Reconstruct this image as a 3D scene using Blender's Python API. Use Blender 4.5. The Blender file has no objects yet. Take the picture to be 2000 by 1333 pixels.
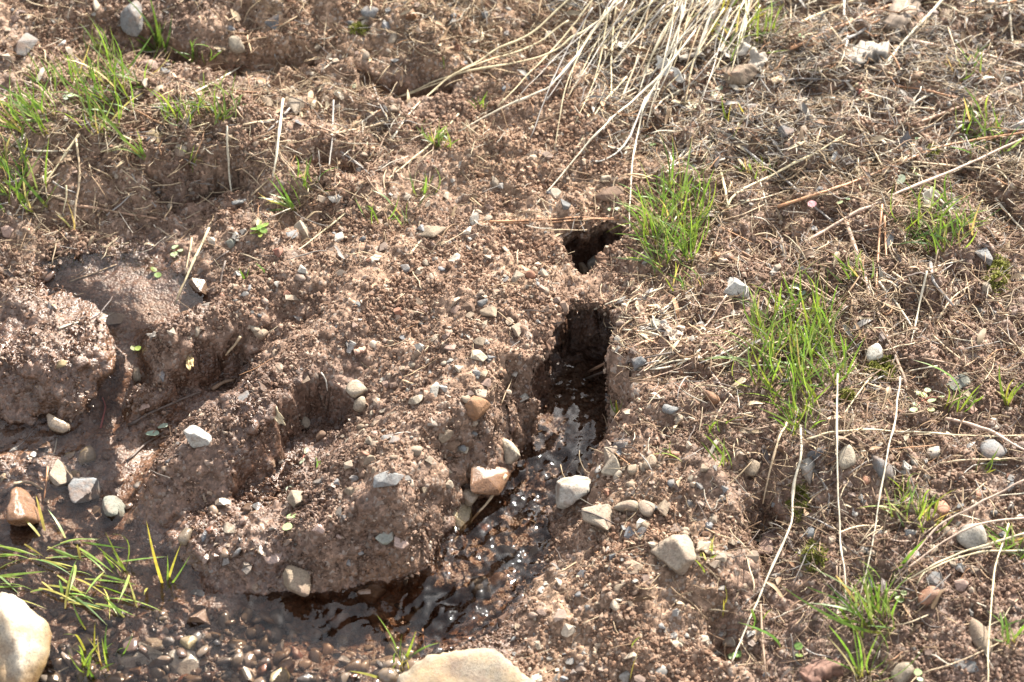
import bpy, bmesh, math, random
import numpy as np
from mathutils import Vector, Matrix, Euler

scene = bpy.context.scene
COL = scene.collection
R = math.radians

# ---------------------------------------------------------------- camera
PITCH = R(40.0)
DIST = 2.8
FOCAL, SENSOR = 85.0, 36.0
cam_data = bpy.data.cameras.new('camera')
cam = bpy.data.objects.new('camera', cam_data)
COL.objects.link(cam)
CAM = np.array([0.0, -DIST * math.cos(PITCH), DIST * math.sin(PITCH)])
cam.location = CAM
cam.rotation_euler = (math.pi / 2 - PITCH, 0, 0)
cam_data.lens = FOCAL
cam_data.sensor_width = SENSOR
cam_data.clip_start = 0.05
cam_data.clip_end = 200
cam_data.dof.use_dof = True
cam_data.dof.focus_distance = 2.78
cam_data.dof.aperture_fstop = 5.8
scene.camera = cam

# ---------------------------------------------------------------- light
SUN_AZ, SUN_EL = R(30), R(43)          # azimuth measured from +Y towards +X
world = bpy.data.worlds.new('World')
scene.world = world
world.use_nodes = True
wn = world.node_tree
wn.nodes.clear()
w_out = wn.nodes.new('ShaderNodeOutputWorld')
w_bg = wn.nodes.new('ShaderNodeBackground')
w_sky = wn.nodes.new('ShaderNodeTexSky')
w_sky.sky_type = 'NISHITA'
w_sky.sun_disc = False
w_sky.sun_elevation = SUN_EL
w_sky.sun_rotation = SUN_AZ
w_sky.dust_density = 1.6
w_bg.inputs['Strength'].default_value = 0.115
w_hs = wn.nodes.new('ShaderNodeHueSaturation')   # thin high cloud: the blue is washed out
w_hs.inputs['Saturation'].default_value = 0.32
wn.links.new(w_sky.outputs[0], w_hs.inputs['Color'])
wn.links.new(w_hs.outputs[0], w_bg.inputs[0])
wn.links.new(w_bg.outputs[0], w_out.inputs[0])

sun_data = bpy.data.lights.new('sun', 'SUN')
sun = bpy.data.objects.new('sun', sun_data)
COL.objects.link(sun)
sun_dir = Vector((math.sin(SUN_AZ) * math.cos(SUN_EL), math.cos(SUN_AZ) * math.cos(SUN_EL), math.sin(SUN_EL)))
sun.rotation_euler = sun_dir.to_track_quat('Z', 'Y').to_euler()
sun.location = sun_dir * 5
sun_data.energy = 4.5
sun_data.angle = R(0.53)
sun_data.color = (1.0, 0.94, 0.84)

scene.view_settings.view_transform = 'Standard'
scene.view_settings.look = 'None'
scene.view_settings.gamma = 1.0
scene.view_settings.use_curve_mapping = False
scene.view_settings.exposure = 1.9
scene.render.engine = 'CYCLES'
scene.cycles.use_denoising = True
scene.cycles.max_bounces = 8
scene.cycles.transparent_max_bounces = 12
scene.cycles.sample_clamp_indirect = 4.0

rng = np.random.default_rng(7)
random.seed(7)

# ---------------------------------------------------------------- photo pixel <-> place
S = SENSOR / FOCAL / 2000.0
FWD = np.array([0, math.cos(PITCH), -math.sin(PITCH)])
RIGHT = np.array([1.0, 0, 0])
UP = np.array([0, math.sin(PITCH), math.cos(PITCH)])
CP = math.cos(PITCH)


def ray(px, py):
    px = np.asarray(px, float); py = np.asarray(py, float)
    return FWD + np.multiply.outer((px - 1000) * S, RIGHT) - np.multiply.outer((py - 666.5) * S, UP)


def at_level(px, py, z):
    d = ray(px, py)
    t = (np.asarray(z) - CAM[2]) / d[..., 2]
    return CAM + d * t[..., None]


def project(P):
    q = P - CAM
    f = q @ FWD
    return 1000 + (q @ RIGHT) / f / S, 666.5 - (q @ UP) / f / S


# ---------------------------------------------------------------- noise
def hash2(ix, iy, seed):
    h = (ix.astype(np.int64) * 374761393 + iy.astype(np.int64) * 668265263 + seed * 1442695041) & 0xFFFFFFFF
    h = ((h ^ (h >> 13)) * 1274126177) & 0xFFFFFFFF
    h = h ^ (h >> 16)
    return (h & 0xFFFF) / 65535.0


def vnoise(x, y, seed=0):
    ix = np.floor(x); iy = np.floor(y)
    fx = x - ix; fy = y - iy
    fx = fx * fx * fx * (fx * (fx * 6 - 15) + 10); fy = fy * fy * fy * (fy * (fy * 6 - 15) + 10)
    a = hash2(ix, iy, seed); b = hash2(ix + 1, iy, seed)
    c = hash2(ix, iy + 1, seed); d = hash2(ix + 1, iy + 1, seed)
    return (a + (b - a) * fx) * (1 - fy) + (c + (d - c) * fx) * fy - 0.5


def fbm(x, y, scale, octs, seed=0, gain=0.5):
    s = np.zeros_like(x); amp = 1.0
    for k in range(octs):
        ca, sa = math.cos(k * 1.1), math.sin(k * 1.1)
        s += amp * vnoise((x * ca - y * sa) / scale + 17.3 * k, (x * sa + y * ca) / scale - 9.1 * k, seed + k)
        scale *= 0.5; amp *= gain
    return s


def worley(x, y, scale, seed=0):
    x = x / scale; y = y / scale
    ix = np.floor(x); iy = np.floor(y)
    best = np.full_like(x, 9.0); ident = np.zeros_like(x)
    for dx in (-1, 0, 1):
        for dy in (-1, 0, 1):
            cx = ix + dx; cy = iy + dy
            px = cx + hash2(cx, cy, seed); py = cy + hash2(cx, cy, seed + 77)
            d = (x - px) ** 2 + (y - py) ** 2
            m = d < best
            best = np.where(m, d, best)
            ident = np.where(m, hash2(cx, cy, seed + 991), ident)
    return np.sqrt(best), ident


def sstep(a, b, v):
    t = np.clip((v - a) / (b - a), 0, 1)
    return t * t * (3 - 2 * t)


def poly_sdf(X, Y, poly):
    """signed distance, negative inside"""
    poly = np.asarray(poly, float)
    d2 = np.full(X.shape, 1e9); inside = np.zeros(X.shape, bool)
    n = len(poly)
    for i in range(n):
        x1, y1 = poly[i][:2]; x2, y2 = poly[(i + 1) % n][:2]
        ex, ey = x2 - x1, y2 - y1
        t = np.clip(((X - x1) * ex + (Y - y1) * ey) / (ex * ex + ey * ey + 1e-12), 0, 1)
        d2 = np.minimum(d2, (X - x1 - t * ex) ** 2 + (Y - y1 - t * ey) ** 2)
        c = ((y1 <= Y) != (y2 <= Y)) & (X < x1 + (Y - y1) * ex / (ey if abs(ey) > 1e-12 else 1e-12))
        inside ^= c
    return np.where(inside, -1, 1) * np.sqrt(d2)


# ---------------------------------------------------------------- region maps (given at photo positions)
# px, py, wetness, litter, gravel, dryness of the soil colour
REG = np.array([
 (100,50,.1,.5,.5,.6),(300,60,.3,.3,.3,.3),(600,50,0,.6,.8,.8),(900,80,0,.8,.9,1),(1100,80,0,.7,.5,.8),(1300,60,0,1,.3,.6),(1600,80,0,1,.5,.7),(1900,60,.1,.8,.8,.4),
 (100,250,.1,.8,.4,.5),(300,250,.1,.8,.5,.6),(500,250,.1,.8,.5,.5),(700,250,.1,.8,.4,.4),(850,220,.2,.15,.2,.4),(950,280,0,.5,.3,.8),(1050,230,.05,.2,.3,.7),(1250,250,.1,1,.3,.3),(1450,250,0,1,.5,.5),(1700,250,0,1,.5,.6),(1950,280,.1,.8,.5,.4),
 (150,400,.1,.8,.4,.5),(350,390,.35,.4,.3,.3),(600,400,.1,.6,.5,.5),(800,380,.1,.3,.4,.4),(1050,370,.05,.2,.4,.7),(1200,370,.05,.2,.4,.6),(1500,400,0,.8,.5,.5),(1800,450,.1,.8,.5,.4),
 (60,470,.4,.5,.5,.5),(200,460,.4,.4,.4,.5),(220,560,1,.05,.05,.3),(330,580,1,.05,.05,.3),(100,580,.9,.1,.3,.3),(450,480,.3,.2,.4,.5),(600,520,.15,.1,.6,.4),(800,520,0,.08,.8,.4),(1000,520,0,.1,.9,.4),(1150,540,0,.1,.7,.3),(1300,560,.05,.5,.6,.3),(1500,600,.1,.7,.6,.2),(1700,600,.1,.7,.5,.2),(1950,600,.1,.5,.7,.1),
 (80,680,.8,.02,.5,.3),(200,700,1,0,.2,.3),(350,680,.4,.02,.6,.2),(500,620,.15,.02,.7,.2),(430,750,.8,.05,.3,0),(650,650,.1,.02,.8,.2),(800,680,.05,.08,.9,.3),(950,680,0,.05,.9,.3),(1050,800,.5,.05,.6,.3),(1300,700,.1,.8,.4,.2),(1280,800,.2,.2,.6,.2),(1450,800,.2,.4,.4,.1),(1700,850,.1,.6,.5,.2),(1950,800,.2,.4,.7,0),
 (60,850,1,.05,.4,.3),(250,850,.9,.05,.4,.2),(400,870,.5,.02,.6,.2),(550,900,.9,.03,.3,0),(620,820,.6,.03,.5,0),(750,880,.2,.03,.9,.3),(850,950,.4,.02,.8,.3),(950,950,1,.02,.3,.4),(1250,950,0,.15,.9,.6),(1400,900,.1,.2,.5,.3),(1350,1100,0,.15,.8,.6),(1550,1000,.2,.5,.6,.2),(1750,1020,.3,.4,.6,.2),(1950,1000,.1,.3,.9,.4),
 (100,1000,1,0,.5,.2),(300,1050,1,0,.4,.1),(450,1050,.8,0,.7,.2),(650,1050,.6,0,.8,.3),(150,1150,1,0,.4,.1),(450,1180,1,0,.7,.2),(700,1200,1,0,.3,.4),(950,1180,.8,0,.4,.2),(1100,1180,.1,.1,.8,.6),(1300,1200,.1,.15,1,.6),(1480,1150,.2,.4,.5,.1),(1700,1200,.4,.4,.4,0),(1900,1200,.3,.2,.5,0),
 (200,1300,1,0,.9,.1),(500,1300,1,0,1,.2),(750,1310,.9,.03,.8,.2),(1100,1310,.1,.1,1,.6),(1350,1310,.1,.1,1,.5),(1600,1310,.4,.4,.4,0),(1950,1310,.4,.3,.4,0)], float)

REG[(REG[:, 0] > 1380), 2] = np.maximum(REG[(REG[:, 0] > 1380), 2], .28)
REG[(REG[:, 0] < 520) & (REG[:, 1] < 420), 2] = np.maximum(REG[(REG[:, 0] < 520) & (REG[:, 1] < 420), 2], .22)


def regions(P):
    """wet, litter, gravel, dry at world points"""
    px, py = project(P)
    sh = px.shape
    px = px.ravel(); py = py.ravel()
    out = np.zeros((px.size, 4)); wt = np.zeros(px.size)
    for r in REG:
        w = 1.0 / (((px - r[0]) ** 2 + (py - r[1]) ** 2) / 1e4 + 0.08) ** 2
        wt += w
        out += w[:, None] * r[2:]
    return (out / wt[:, None]).reshape(sh + (4,))


# orange-brown silt laid down by the water: photo position, radii, strength
SILT = [(225,760,50,120,1.),(120,860,170,50,1.),(150,960,210,80,.75),(240,590,160,60,.5),(760,1150,130,60,1.),(640,1190,150,40,1.),(930,930,40,30,.8),(300,1180,260,70,.35),(60,700,120,60,.3)]


def silt_at(px, py):
    s = np.zeros_like(px)
    for cx, cy, rx, ry, w in SILT:
        s = np.maximum(s, w * np.exp(-((px - cx) / rx) ** 2 - ((py - cy) / ry) ** 2))
    return s


# ---------------------------------------------------------------- the lie of the land (photo position, height in cm)
CTRL = [
 (-400,-150,11),(0,-150,11),(400,-150,10),(800,-150,10),(1200,-150,9),(1600,-150,9),(2000,-150,9),(2400,-150,9),
 (0,0,8),(160,10,7.5),(300,-10,7.2),(600,0,8),(900,0,7),(1300,0,6),(1700,0,6),(2000,0,6),
 (180,70,5.0),(300,75,4.2),(450,125,3.6),(620,115,3.8),(760,195,2.4),(850,180,2.6),(900,165,3),(850,80,6),(700,45,6.6),(560,60,5.8),(400,60,6.2),(980,120,4.6),
 (100,180,4.5),(250,200,4.6),(400,200,4.6),(550,200,3.6),(650,250,3),
 (380,290,4.6),(290,290,4.2),(470,300,4.2),(380,395,-0.6),(300,395,-0.2),(460,395,-0.1),
 (100,330,3),(0,330,3),(0,430,.6),(100,430,-.8),(200,430,-1.3),(300,440,-1.7),(200,475,-2.5),(300,485,-2.6),(110,470,-2.0),(450,430,0),(550,430,0.5),
 (700,300,2.5),(650,400,1),(800,400,1),(900,300,2),(1000,300,2.5),(1000,400,1.2),(1100,200,3.5),(1200,300,2.5),(1200,400,1),(1150,350,1.8),
 (60,500,-2.0),(150,520,-2.8),(250,520,-2.8),(330,560,-3.0),(370,600,-3.0),(250,590,-3.1),(100,570,-2.7),(0,560,-2.1),(200,640,-3.3),(120,625,-2.8),(60,620,-2.5),(300,630,-3.2),
 (420,500,-1),(500,500,-0.5),(600,500,0),(480,540,-0.5),(420,570,-1.5),
 (600,545,0),(500,580,-0.8),(430,625,-1.5),(350,670,-1.8),(290,715,-2.6),(400,665,-1.9),
 (0,650,-2.6),(80,665,-2.5),(150,685,-2.8),(190,720,-3.6),(120,740,-3.4),(0,720,-3),(180,760,-4.8),(60,755,-4.5),
 (0,800,-8),(80,805,-8.2),(140,825,-8),
 (245,650,-4.0),(240,690,-4.6),(205,770,-6.2),(170,840,-7.9),(100,870,-8.2),(0,880,-8.2),
 (265,790,-6.8),(230,850,-7.8),(300,840,-7),(330,790,-6.2),
 (580,615,-2.3),(510,665,-3.9),(450,715,-6.4),(390,760,-7.2),
 (720,570,-0.2),(640,640,-0.7),(570,700,-.8),(500,775,-1.6),(430,830,-2.7),(370,885,-3.8),(330,930,-5.0),(285,930,-7.2),(540,740,-1.8),(460,860,-4),(400,930,-5.2),
 (730,670,-2.2),(695,740,-3.8),(640,800,-6.4),(580,860,-7.6),(520,940,-8.4),(450,985,-8.4),(590,930,-7.6),
 (850,560,0),(1000,500,.3),(950,620,.1),(850,700,-.2),(750,800,-1.3),(700,880,-2),(780,900,-1.8),(880,850,-1.1),(950,750,-.4),(1020,650,-.2),(640,950,-4),(700,1020,-3.9),(800,1000,-3.3),(850,950,-2.8),(600,1040,-5.6),(500,1080,-7),(720,1090,-5.6),(600,1120,-7),(800,1060,-5),(420,1010,-7.2),(430,1100,-8),(900,920,-2.6),(550,1150,-8.6),(660,1130,-7.6),
 (0,950,-8.4),(100,1000,-8.7),(200,1050,-8.9),(300,1050,-8.6),(0,1100,-9),(150,1150,-9.3),(330,1180,-9.2),(450,1200,-9.4),(0,1333,-9.7),(200,1333,-9.8),(400,1333,-9.8),(600,1250,-9.9),(600,1333,-9.6),(560,1190,-9.9),(680,1170,-10),(750,1200,-10.2),(800,1250,-9.8),(700,1333,-9.3),
 (-200,400,1),(-200,600,-3),(-200,900,-8.5),(-200,1200,-9.5),(-300,1500,-11),(300,1500,-11),(800,1500,-11),
 (1230,560,.2),(1300,650,.4),(1250,750,-.3),(1225,820,-1.2),(1195,880,-2.8),(1145,915,-4.6),(1250,900,-2),(1350,850,-.8),(1200,1000,-3.4),(1100,1050,-5.8),(1060,1100,-6.8),(1010,1170,-8.2),(1200,1100,-4),(1320,1050,-3),(1400,950,-2),(1420,1100,-3.5),(1200,1200,-5.5),(1300,1250,-6),(1100,1250,-7.5),(930,1255,-9),(950,1333,-9),(1100,1333,-8.5),(1300,1333,-7.5),(1400,1300,-7.5),
 (1480,880,-1.6),(1500,1000,-4.2),(1480,1150,-6),(1470,1280,-8),
 (1400,300,2),(1600,300,2.5),(1800,300,3),(2000,300,3),(1350,450,.8),(1550,450,1),(1750,450,1.5),(2000,450,2),(1400,600,.3),(1600,650,.8),(1800,650,1),(2000,650,1.2),(1480,750,0),(1600,800,0),(1800,850,0),(2000,850,.5),(1600,950,-1.5),(1750,1000,-1),(2000,1000,-.5),(1600,1100,-3.4),(1750,1120,-3),(1900,1120,-2),(2000,1150,-2),(1560,1250,-6),(1700,1280,-5.4),(1850,1220,-2.6),(2000,1300,-4),(1600,1400,-7),(2000,1450,-6),(2250,600,2),(2250,1000,0),(2250,300,4),(2300,1450,-6),(1300,1500,-9),
]
KZ = 1.17                                # relief factor applied to every height below
# crests, furrows and feet of the mud ridges, as lines
LINES = [
 [(640,560,-.6),(590,600,-1.8),(540,640,-2.9),(490,680,-4.1),(450,720,-5.6),(400,755,-6.9),(330,792,-7.2),(270,835,-7.7),(205,880,-8.2)],
 [(700,512,0),(600,545,.1),(520,575,-.5),(440,620,-1.1),(360,665,-1.7),(305,708,-2.5),(272,735,-3.4)],
 [(405,590,-3.0),(335,633,-3.4),(285,655,-3.9),(250,700,-4.9),(238,750,-6.0),(250,790,-7.0)],
 [(300,770,-6.6),(350,772,-6.8),(272,772,-6.8)],
 [(760,540,.2),(700,590,.1),(640,640,-.1),(570,695,-.4),(500,760,-1.2),(440,820,-2.2),(390,870,-3.2),(345,912,-4.4),(318,945,-5.6)],
 [(420,795,-6.2),(370,832,-6.9),(322,880,-7.4),(282,930,-7.9),(262,972,-8.4)],
 [(775,610,-.7),(735,670,-1.6),(705,725,-3.0),(668,790,-5.0),(628,835,-6.2),(580,882,-6.5),(530,930,-6.9),(480,965,-7.0),(430,985,-6.9),(380,1000,-7.2),(330,1010,-7.9)],
 [(400,955,-5.8),(440,928,-5.0),(465,888,-4.0),(520,830,-2.9)],
 [(1000,480,.4),(950,580,.6),(900,660,.5),(840,740,.1),(790,810,-.5),(740,880,-1.2),(700,950,-2.2),(665,1020,-3.5),(645,1080,-5.0)],
 [(1030,620,.1),(1010,700,0),(980,780,-.4),(940,850,-1.0),(890,930,-2.2),(840,1000,-3.3),(790,1060,-4.7)],
 [(655,900,-3.7),(610,970,-4.5),(565,1030,-4.9),(500,1050,-5.4),(430,1040,-6.2),(375,1055,-7.2)],
 [(840,1090,-7.6),(760,1130,-8.4),(680,1150,-8.8),(580,1165,-9.0),(480,1160,-9.0),(410,1130,-8.8),(345,1095,-8.7)],
 [(-80,655,-2.7),(0,655,-2.9),(60,662,-2.8),(120,675,-3.0),(165,692,-3.3),(190,722,-3.9)],
 [(-80,725,-3.5),(0,728,-3.6),(60,736,-3.9),(120,745,-4.4),(158,752,-4.9)],
 [(-80,826,-8),(0,828,-8.1),(60,832,-8.1),(110,842,-8.2),(150,848,-8.2),(184,818,-7.5),(206,772,-6.6)],
]
REPLACED = [[(265,640),(420,560),(600,520),(780,520),(1045,560),(1040,800),(900,1050),(760,1140),(560,1165),(400,1125),(240,1000),(228,760)], [(-90,642),(170,660),(225,700),(215,800),(160,842),(-90,830)]]
_c = np.array(CTRL, float)
for q in REPLACED: _c = _c[poly_sdf(_c[:, 0], _c[:, 1], q) > 0]
for ln in LINES:
    ln = np.array(ln, float)
    for a, b in zip(ln[:-1], ln[1:]):
        m = max(1, int(np.hypot(*(b - a)[:2]) / 32))
        _c = np.vstack([_c, a + (b - a) * (np.arange(m) / m)[:, None]])
    _c = np.vstack([_c, ln[-1]])
_c[:, 2] *= KZ
CW = at_level(_c[:, 0], _c[:, 1], _c[:, 2] / 100)
# far anchors so the sheet runs on calmly
ANCH = np.array([(-4,-3,-.14),(0,-4,-.16),(4,-3,-.12),(-4,0,-.02),(4,0,.02),(-4,4,.3),(0,4,.32),(4,4,.3),(-8,-8,-.2),(8,-8,-.2),(8,8,.5),(-8,8,.5)], float)
CW = np.vstack([CW, ANCH])


def rbf_fit(C, c=0.03, lam=2e-4):
    d = np.sqrt(((C[:, None, :2] - C[None, :, :2]) ** 2).sum(-1) + c * c)
    n = len(C)
    A = np.zeros((n + 3, n + 3))
    A[:n, :n] = d + lam * np.eye(n) * -1
    A[:n, n] = 1; A[:n, n + 1:] = C[:, :2]
    A[n:, :n] = A[:n, n:].T
    return np.linalg.solve(A, np.concatenate([C[:, 2], np.zeros(3)]))


def rbf_eval(X, Y, C, w, c=0.03):
    sh = X.shape
    x = X.ravel(); y = Y.ravel()
    out = np.empty(x.size)
    n = len(C)
    for i in range(0, x.size, 60000):
        xs = x[i:i + 60000]; ys = y[i:i + 60000]
        d = np.sqrt((xs[:, None] - C[None, :, 0]) ** 2 + (ys[:, None] - C[None, :, 1]) ** 2 + c * c)
        out[i:i + 60000] = d @ w[:n] + w[n] + w[n + 1] * xs + w[n + 2] * ys
    return out.reshape(sh)


W_LAND = rbf_fit(CW)


def axis(lo, hi, step, far):
    core = np.arange(lo, hi, step)
    g = []; p = hi; s = step
    while p < far:
        s *= 1.35; p += s; g.append(p)
    f = []; p = lo; s = step
    while p > -far:
        s *= 1.35; p -= s; f.append(p)
    return np.concatenate([f[::-1], core, g])


XS = axis(-0.80, 0.80, 0.0023, 7.0)
YS = axis(-0.62, 0.84, 0.0023, 7.0)
GX, GY = np.meshgrid(XS, YS)
BASE = rbf_eval(GX, GY, CW, W_LAND)


class Field:
    def __init__(self, Z): self.Z = Z

    def h(self, x, y):
        fx = np.interp(x, XS, np.arange(len(XS))); fy = np.interp(y, YS, np.arange(len(YS)))
        ix = np.clip(fx.astype(int), 0, len(XS) - 2); iy = np.clip(fy.astype(int), 0, len(YS) - 2)
        fx = fx - ix; fy = fy - iy
        Z = self.Z
        return (Z[iy, ix] * (1 - fx) + Z[iy, ix + 1] * fx) * (1 - fy) + (Z[iy + 1, ix] * (1 - fx) + Z[iy + 1, ix + 1] * fx) * fy

    def hit(self, px, py):
        """where the sight line of a photo position meets the ground (n,3) and its distance"""
        d = ray(np.atleast_1d(px), np.atleast_1d(py))
        t = np.full(len(d), 1.9); done = np.zeros(len(d), bool)
        prev = t.copy()
        for k in range(450):
            P = CAM + d * t[:, None]
            below = P[:, 2] <= self.h(P[:, 0], P[:, 1])
            done |= below
            if done.all(): break
            prev = np.where(done, prev, t)
            t = np.where(done, t, t + 0.006)
        lo, hi = prev, t
        for k in range(8):
            m = (lo + hi) / 2
            P = CAM + d * m[:, None]
            b = P[:, 2] <= self.h(P[:, 0], P[:, 1])
            hi = np.where(b, m, hi); lo = np.where(b, lo, m)
        return CAM + d * hi[:, None], hi

    def normal(self, x, y, e=0.006):
        n = np.stack([self.h(x - e, y) - self.h(x + e, y), self.h(x, y - e) - self.h(x, y + e), np.full_like(x, 2 * e)], -1)
        return n / np.linalg.norm(n, axis=-1, keepdims=True)


land0 = Field(BASE)


def wpoly(pts):
    pts = np.array(pts, float)
    return land0.hit(pts[:, 0], pts[:, 1])[0]


# water level as its own gently falling surface (photo position, cm)
WATER = np.array([(1150,450,-8.2),(1140,600,-8.35),(1120,700,-8.4),(1110,800,-8.5),(1090,860,-8.6),(1030,940,-8.95),(1000,1010,-9.3),(950,1090,-9.6),(880,1160,-9.75),(760,1190,-9.8),(640,1210,-9.75),
 (450,1240,-9.6),(600,1300,-9.55),(300,1260,-9.5),(100,1200,-9.3),(0,1300,-9.6),(400,1333,-9.7),(200,1400,-9.9),(300,1130,-9.05),(150,1080,-8.95),(50,1100,-8.95),(60,1000,-8.65),(200,1000,-8.7),(230,920,-8.2),(100,900,-8.25),(30,810,-7.85),(150,840,-7.95),(200,775,-6.1),(235,700,-4.6),
 (242,660,-3.9),(260,620,-3.05),(340,590,-2.85),(150,540,-2.75),(100,510,-2.75),(250,510,-2.75),(-200,1000,-8.8),(-200,1300,-9.8),(800,1300,-9.7)], float)
WATER[:, 2] *= KZ
WW = at_level(WATER[:, 0], WATER[:, 1], WATER[:, 2] / 100)
WW[:, 2] += 0.0045
W_WAT = rbf_fit(WW, c=0.02, lam=1e-3)


def water_poly(pts):
    """outline of an open water edge, laid at water level"""
    pts = np.array(pts, float)
    z = np.full(len(pts), -.12)
    for k in range(5):
        P = at_level(pts[:, 0], pts[:, 1], z)
        z = rbf_eval(P[:, 0], P[:, 1], WW, W_WAT, c=0.02)
    return P


HOLE2 = wpoly([(1095,592),(1140,572),(1195,585),(1203,640),(1193,700),(1188,780),(1178,835),(1150,870),(1060,880),(1024,850),(1032,800),(1036,740),(1055,680),(1076,640)])
HOLE1 = wpoly([(1100,452),(1128,437),(1180,434),(1218,440),(1222,462),(1200,480),(1168,492),(1160,508),(1138,520),(1118,512),(1098,488)])
TUNNEL = wpoly([(1112,548),(1190,546),(1206,590),(1206,640),(1196,700),(1192,780),(1182,840),(1150,875),(1060,885),(1018,855),(1026,800),(1030,740),(1050,680),(1072,640),(1090,592)])
PIT = wpoly([(1096,455),(1110,425),(1180,418),(1228,436),(1226,468),(1195,492),(1160,505),(1130,512),(1104,490)])
# scooped alcoves under the crumbling lips: (outline, floor height, wall width)
SCOOPS = [
 ([(395,700),(420,690),(452,668),(482,660),(480,690),(470,720),(455,745),(420,770),(380,775),(360,745)], -.076, .009),
 ([(540,815),(580,800),(590,770),(630,762),(678,778),(690,800),(672,830),(635,850),(600,880),(580,915),(560,950),(520,985),(470,985),(452,960),(470,915),(520,895)], -.076, .009),
 ([(270,330),(300,322),(360,330),(420,335),(475,325),(490,350),(480,372),(400,400),(300,398),(265,370)], -.026, .009),
 ([(200,58),(300,62),(380,92),(450,112),(560,98),(625,103),(605,135),(480,155),(400,152),(300,112),(220,92)], .010, .011),
 ([(700,148),(760,172),(830,148),(930,118),(965,140),(900,192),(820,216),(740,216)], -.006, .011),
 ([(560,300),(640,290),(720,320),(700,350),(620,345)], .008, .02),
 ([(-60,770),(20,770),(70,780),(110,795),(105,815),(60,822),(-60,815)], -.082, .010),
 ([(650,1140),(690,1128),(725,1140),(720,1165),(660,1175)], -.090, .012),
 ([(860,985),(880,975),(892,1010),(870,1055),(845,1060),(850,1020)], -.075, .010),
 ([(800,1040),(830,1030),(850,1055),(840,1085),(800,1070)], -.07, .010),
 ([(1470,1000),(1510,960),(1530,1010),(1510,1100),(1490,1180),(1455,1200),(1465,1090)], -.07, .02),
 ([(1400,1180),(1430,1170),(1450,1230),(1420,1300),(1390,1260)], -.085, .014),
]
SCOOPS = [(wpoly(p), z * KZ, w * 1.1) for p, z, w in SCOOPS]

CHANNEL = water_poly([(1030,868),(1150,868),(1130,915),(1094,985),(1076,1040),(1045,1110),(995,1165),(910,1210),(800,1245),
                      (640,1240),(520,1215),(600,1180),(690,1165),(770,1140),(840,1110),(862,1060),(885,1020),(935,975),(1000,945),(1015,905)])
WLEV = rbf_eval(GX, GY, WW, W_WAT, c=0.02)

# ---------------------------------------------------------------- sculpt the ground
PTS = np.stack([GX, GY, BASE], -1)
REGM = regions(PTS)
near = (np.abs(GX) < 0.95) & (GY > -0.75) & (GY < 1.0)
fadeout = np.where(near, 1.0, 0.35)

edge_noise = fbm(GX, GY, 0.03, 3, 11) * 0.014
LID = BASE.copy()
sd = poly_sdf(GX, GY, CHANNEL) + edge_noise
wall = (1 - np.clip((sd + .006) / .058, 0, 1)) ** 1.15
wall = np.clip(wall, 0, 1)
bed = np.minimum(WLEV - 0.016, BASE - 0.004)
LID = LID * (1 - wall) + np.minimum(bed, LID) * wall
for poly, z, w in SCOOPS:
    s = poly_sdf(GX, GY, poly) + edge_noise * .8 + fbm(GX, GY, .06, 3, 211) * .02
    m = sstep(w * 0.3, -w, s)
    lip = np.exp(-((s - w * 0.8) / (w * 1.2)) ** 2) * 0.004 * (s > 0)
    LID = LID + lip * near
    LID = LID * (1 - m) + np.minimum(LID, z) * m

# lumps and crumbs
under = sstep(0.004, -0.006, LID - WLEV)            # under water
under = under * sstep(0.5, 0.9, REGM[..., 0])
rough = 1 - 0.8 * under
litter = REGM[..., 1]
puddle = np.exp(-(((project(PTS)[0] - 250) / 150) ** 2 + ((project(PTS)[1] - 565) / 70) ** 2))
rough = rough * (1 - 0.8 * np.clip(puddle * (1.1 + 2.2 * fbm(GX, GY, .04, 3, 231)), 0, 1))
LID = LID + fadeout * rough * (0.016 * fbm(GX, GY, 0.09, 2, 3) * (0.6 + 0.9 * litter) + 0.012 * fbm(GX, GY, 0.035, 2, 5) * (0.7 + 1.5 * litter) + 0.011 * litter * (1 - 3.2 * np.abs(fbm(GX, GY, 0.055, 2, 225))))
w1, id1 = worley(GX + 0.004 * fbm(GX, GY, .02, 2, 9), GY + 0.004 * fbm(GX, GY, .02, 2, 19), 0.017, 21)
w2, id2 = worley(GX, GY, 0.0085, 31)
clod = (np.clip(0.75 - w1, 0, 1) ** 1.0) * (0.35 + 0.9 * id1) * 0.0085 + (np.clip(0.8 - w2, 0, 1)) * (0.3 + id2) * 0.0058
LID = LID + fadeout * rough * near * (clod - 0.003) + fadeout * near * rough * 0.0028 * fbm(GX, GY, 0.006, 2, 41)
LID = LID - 0.006 * under * near
LID = LID + near * under * 0.003 * fbm(GX, GY, 0.012, 2, 51)

sd1 = poly_sdf(GX, GY, HOLE1) + edge_noise * 0.9 - 0.004
sd2 = poly_sdf(GX, GY, HOLE2) + edge_noise * 0.7
sdh = np.minimum(sd1, sd2)
LID = LID - 0.006 * np.exp(-np.clip(sdh, 0, 1) / 0.004) * near
OPEN = (sdh < 0) & near

sdp = poly_sdf(GX, GY, PIT)
sdt = np.minimum(poly_sdf(GX, GY, TUNNEL), sdp) + fbm(GX, GY, 0.02, 3, 61) * 0.01
floor = WLEV - 0.012 + 0.004 * fbm(GX, GY, 0.02, 3, 71)
floor = np.where(sdp < .012, floor + .012, floor)        # the upper pit ends a little above the water
climb = sstep(0.004, 0.022, sdt)
CAVE = floor * (1 - climb) + (LID - 0.003) * climb
CAVE = CAVE + (1 - climb) * 0.006 * fbm(GX, GY, 0.012, 3, 81)
CAVE_ON = (sdt < 0.022) & near
FINAL = np.where(OPEN, CAVE, LID)
land = Field(FINAL)
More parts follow.
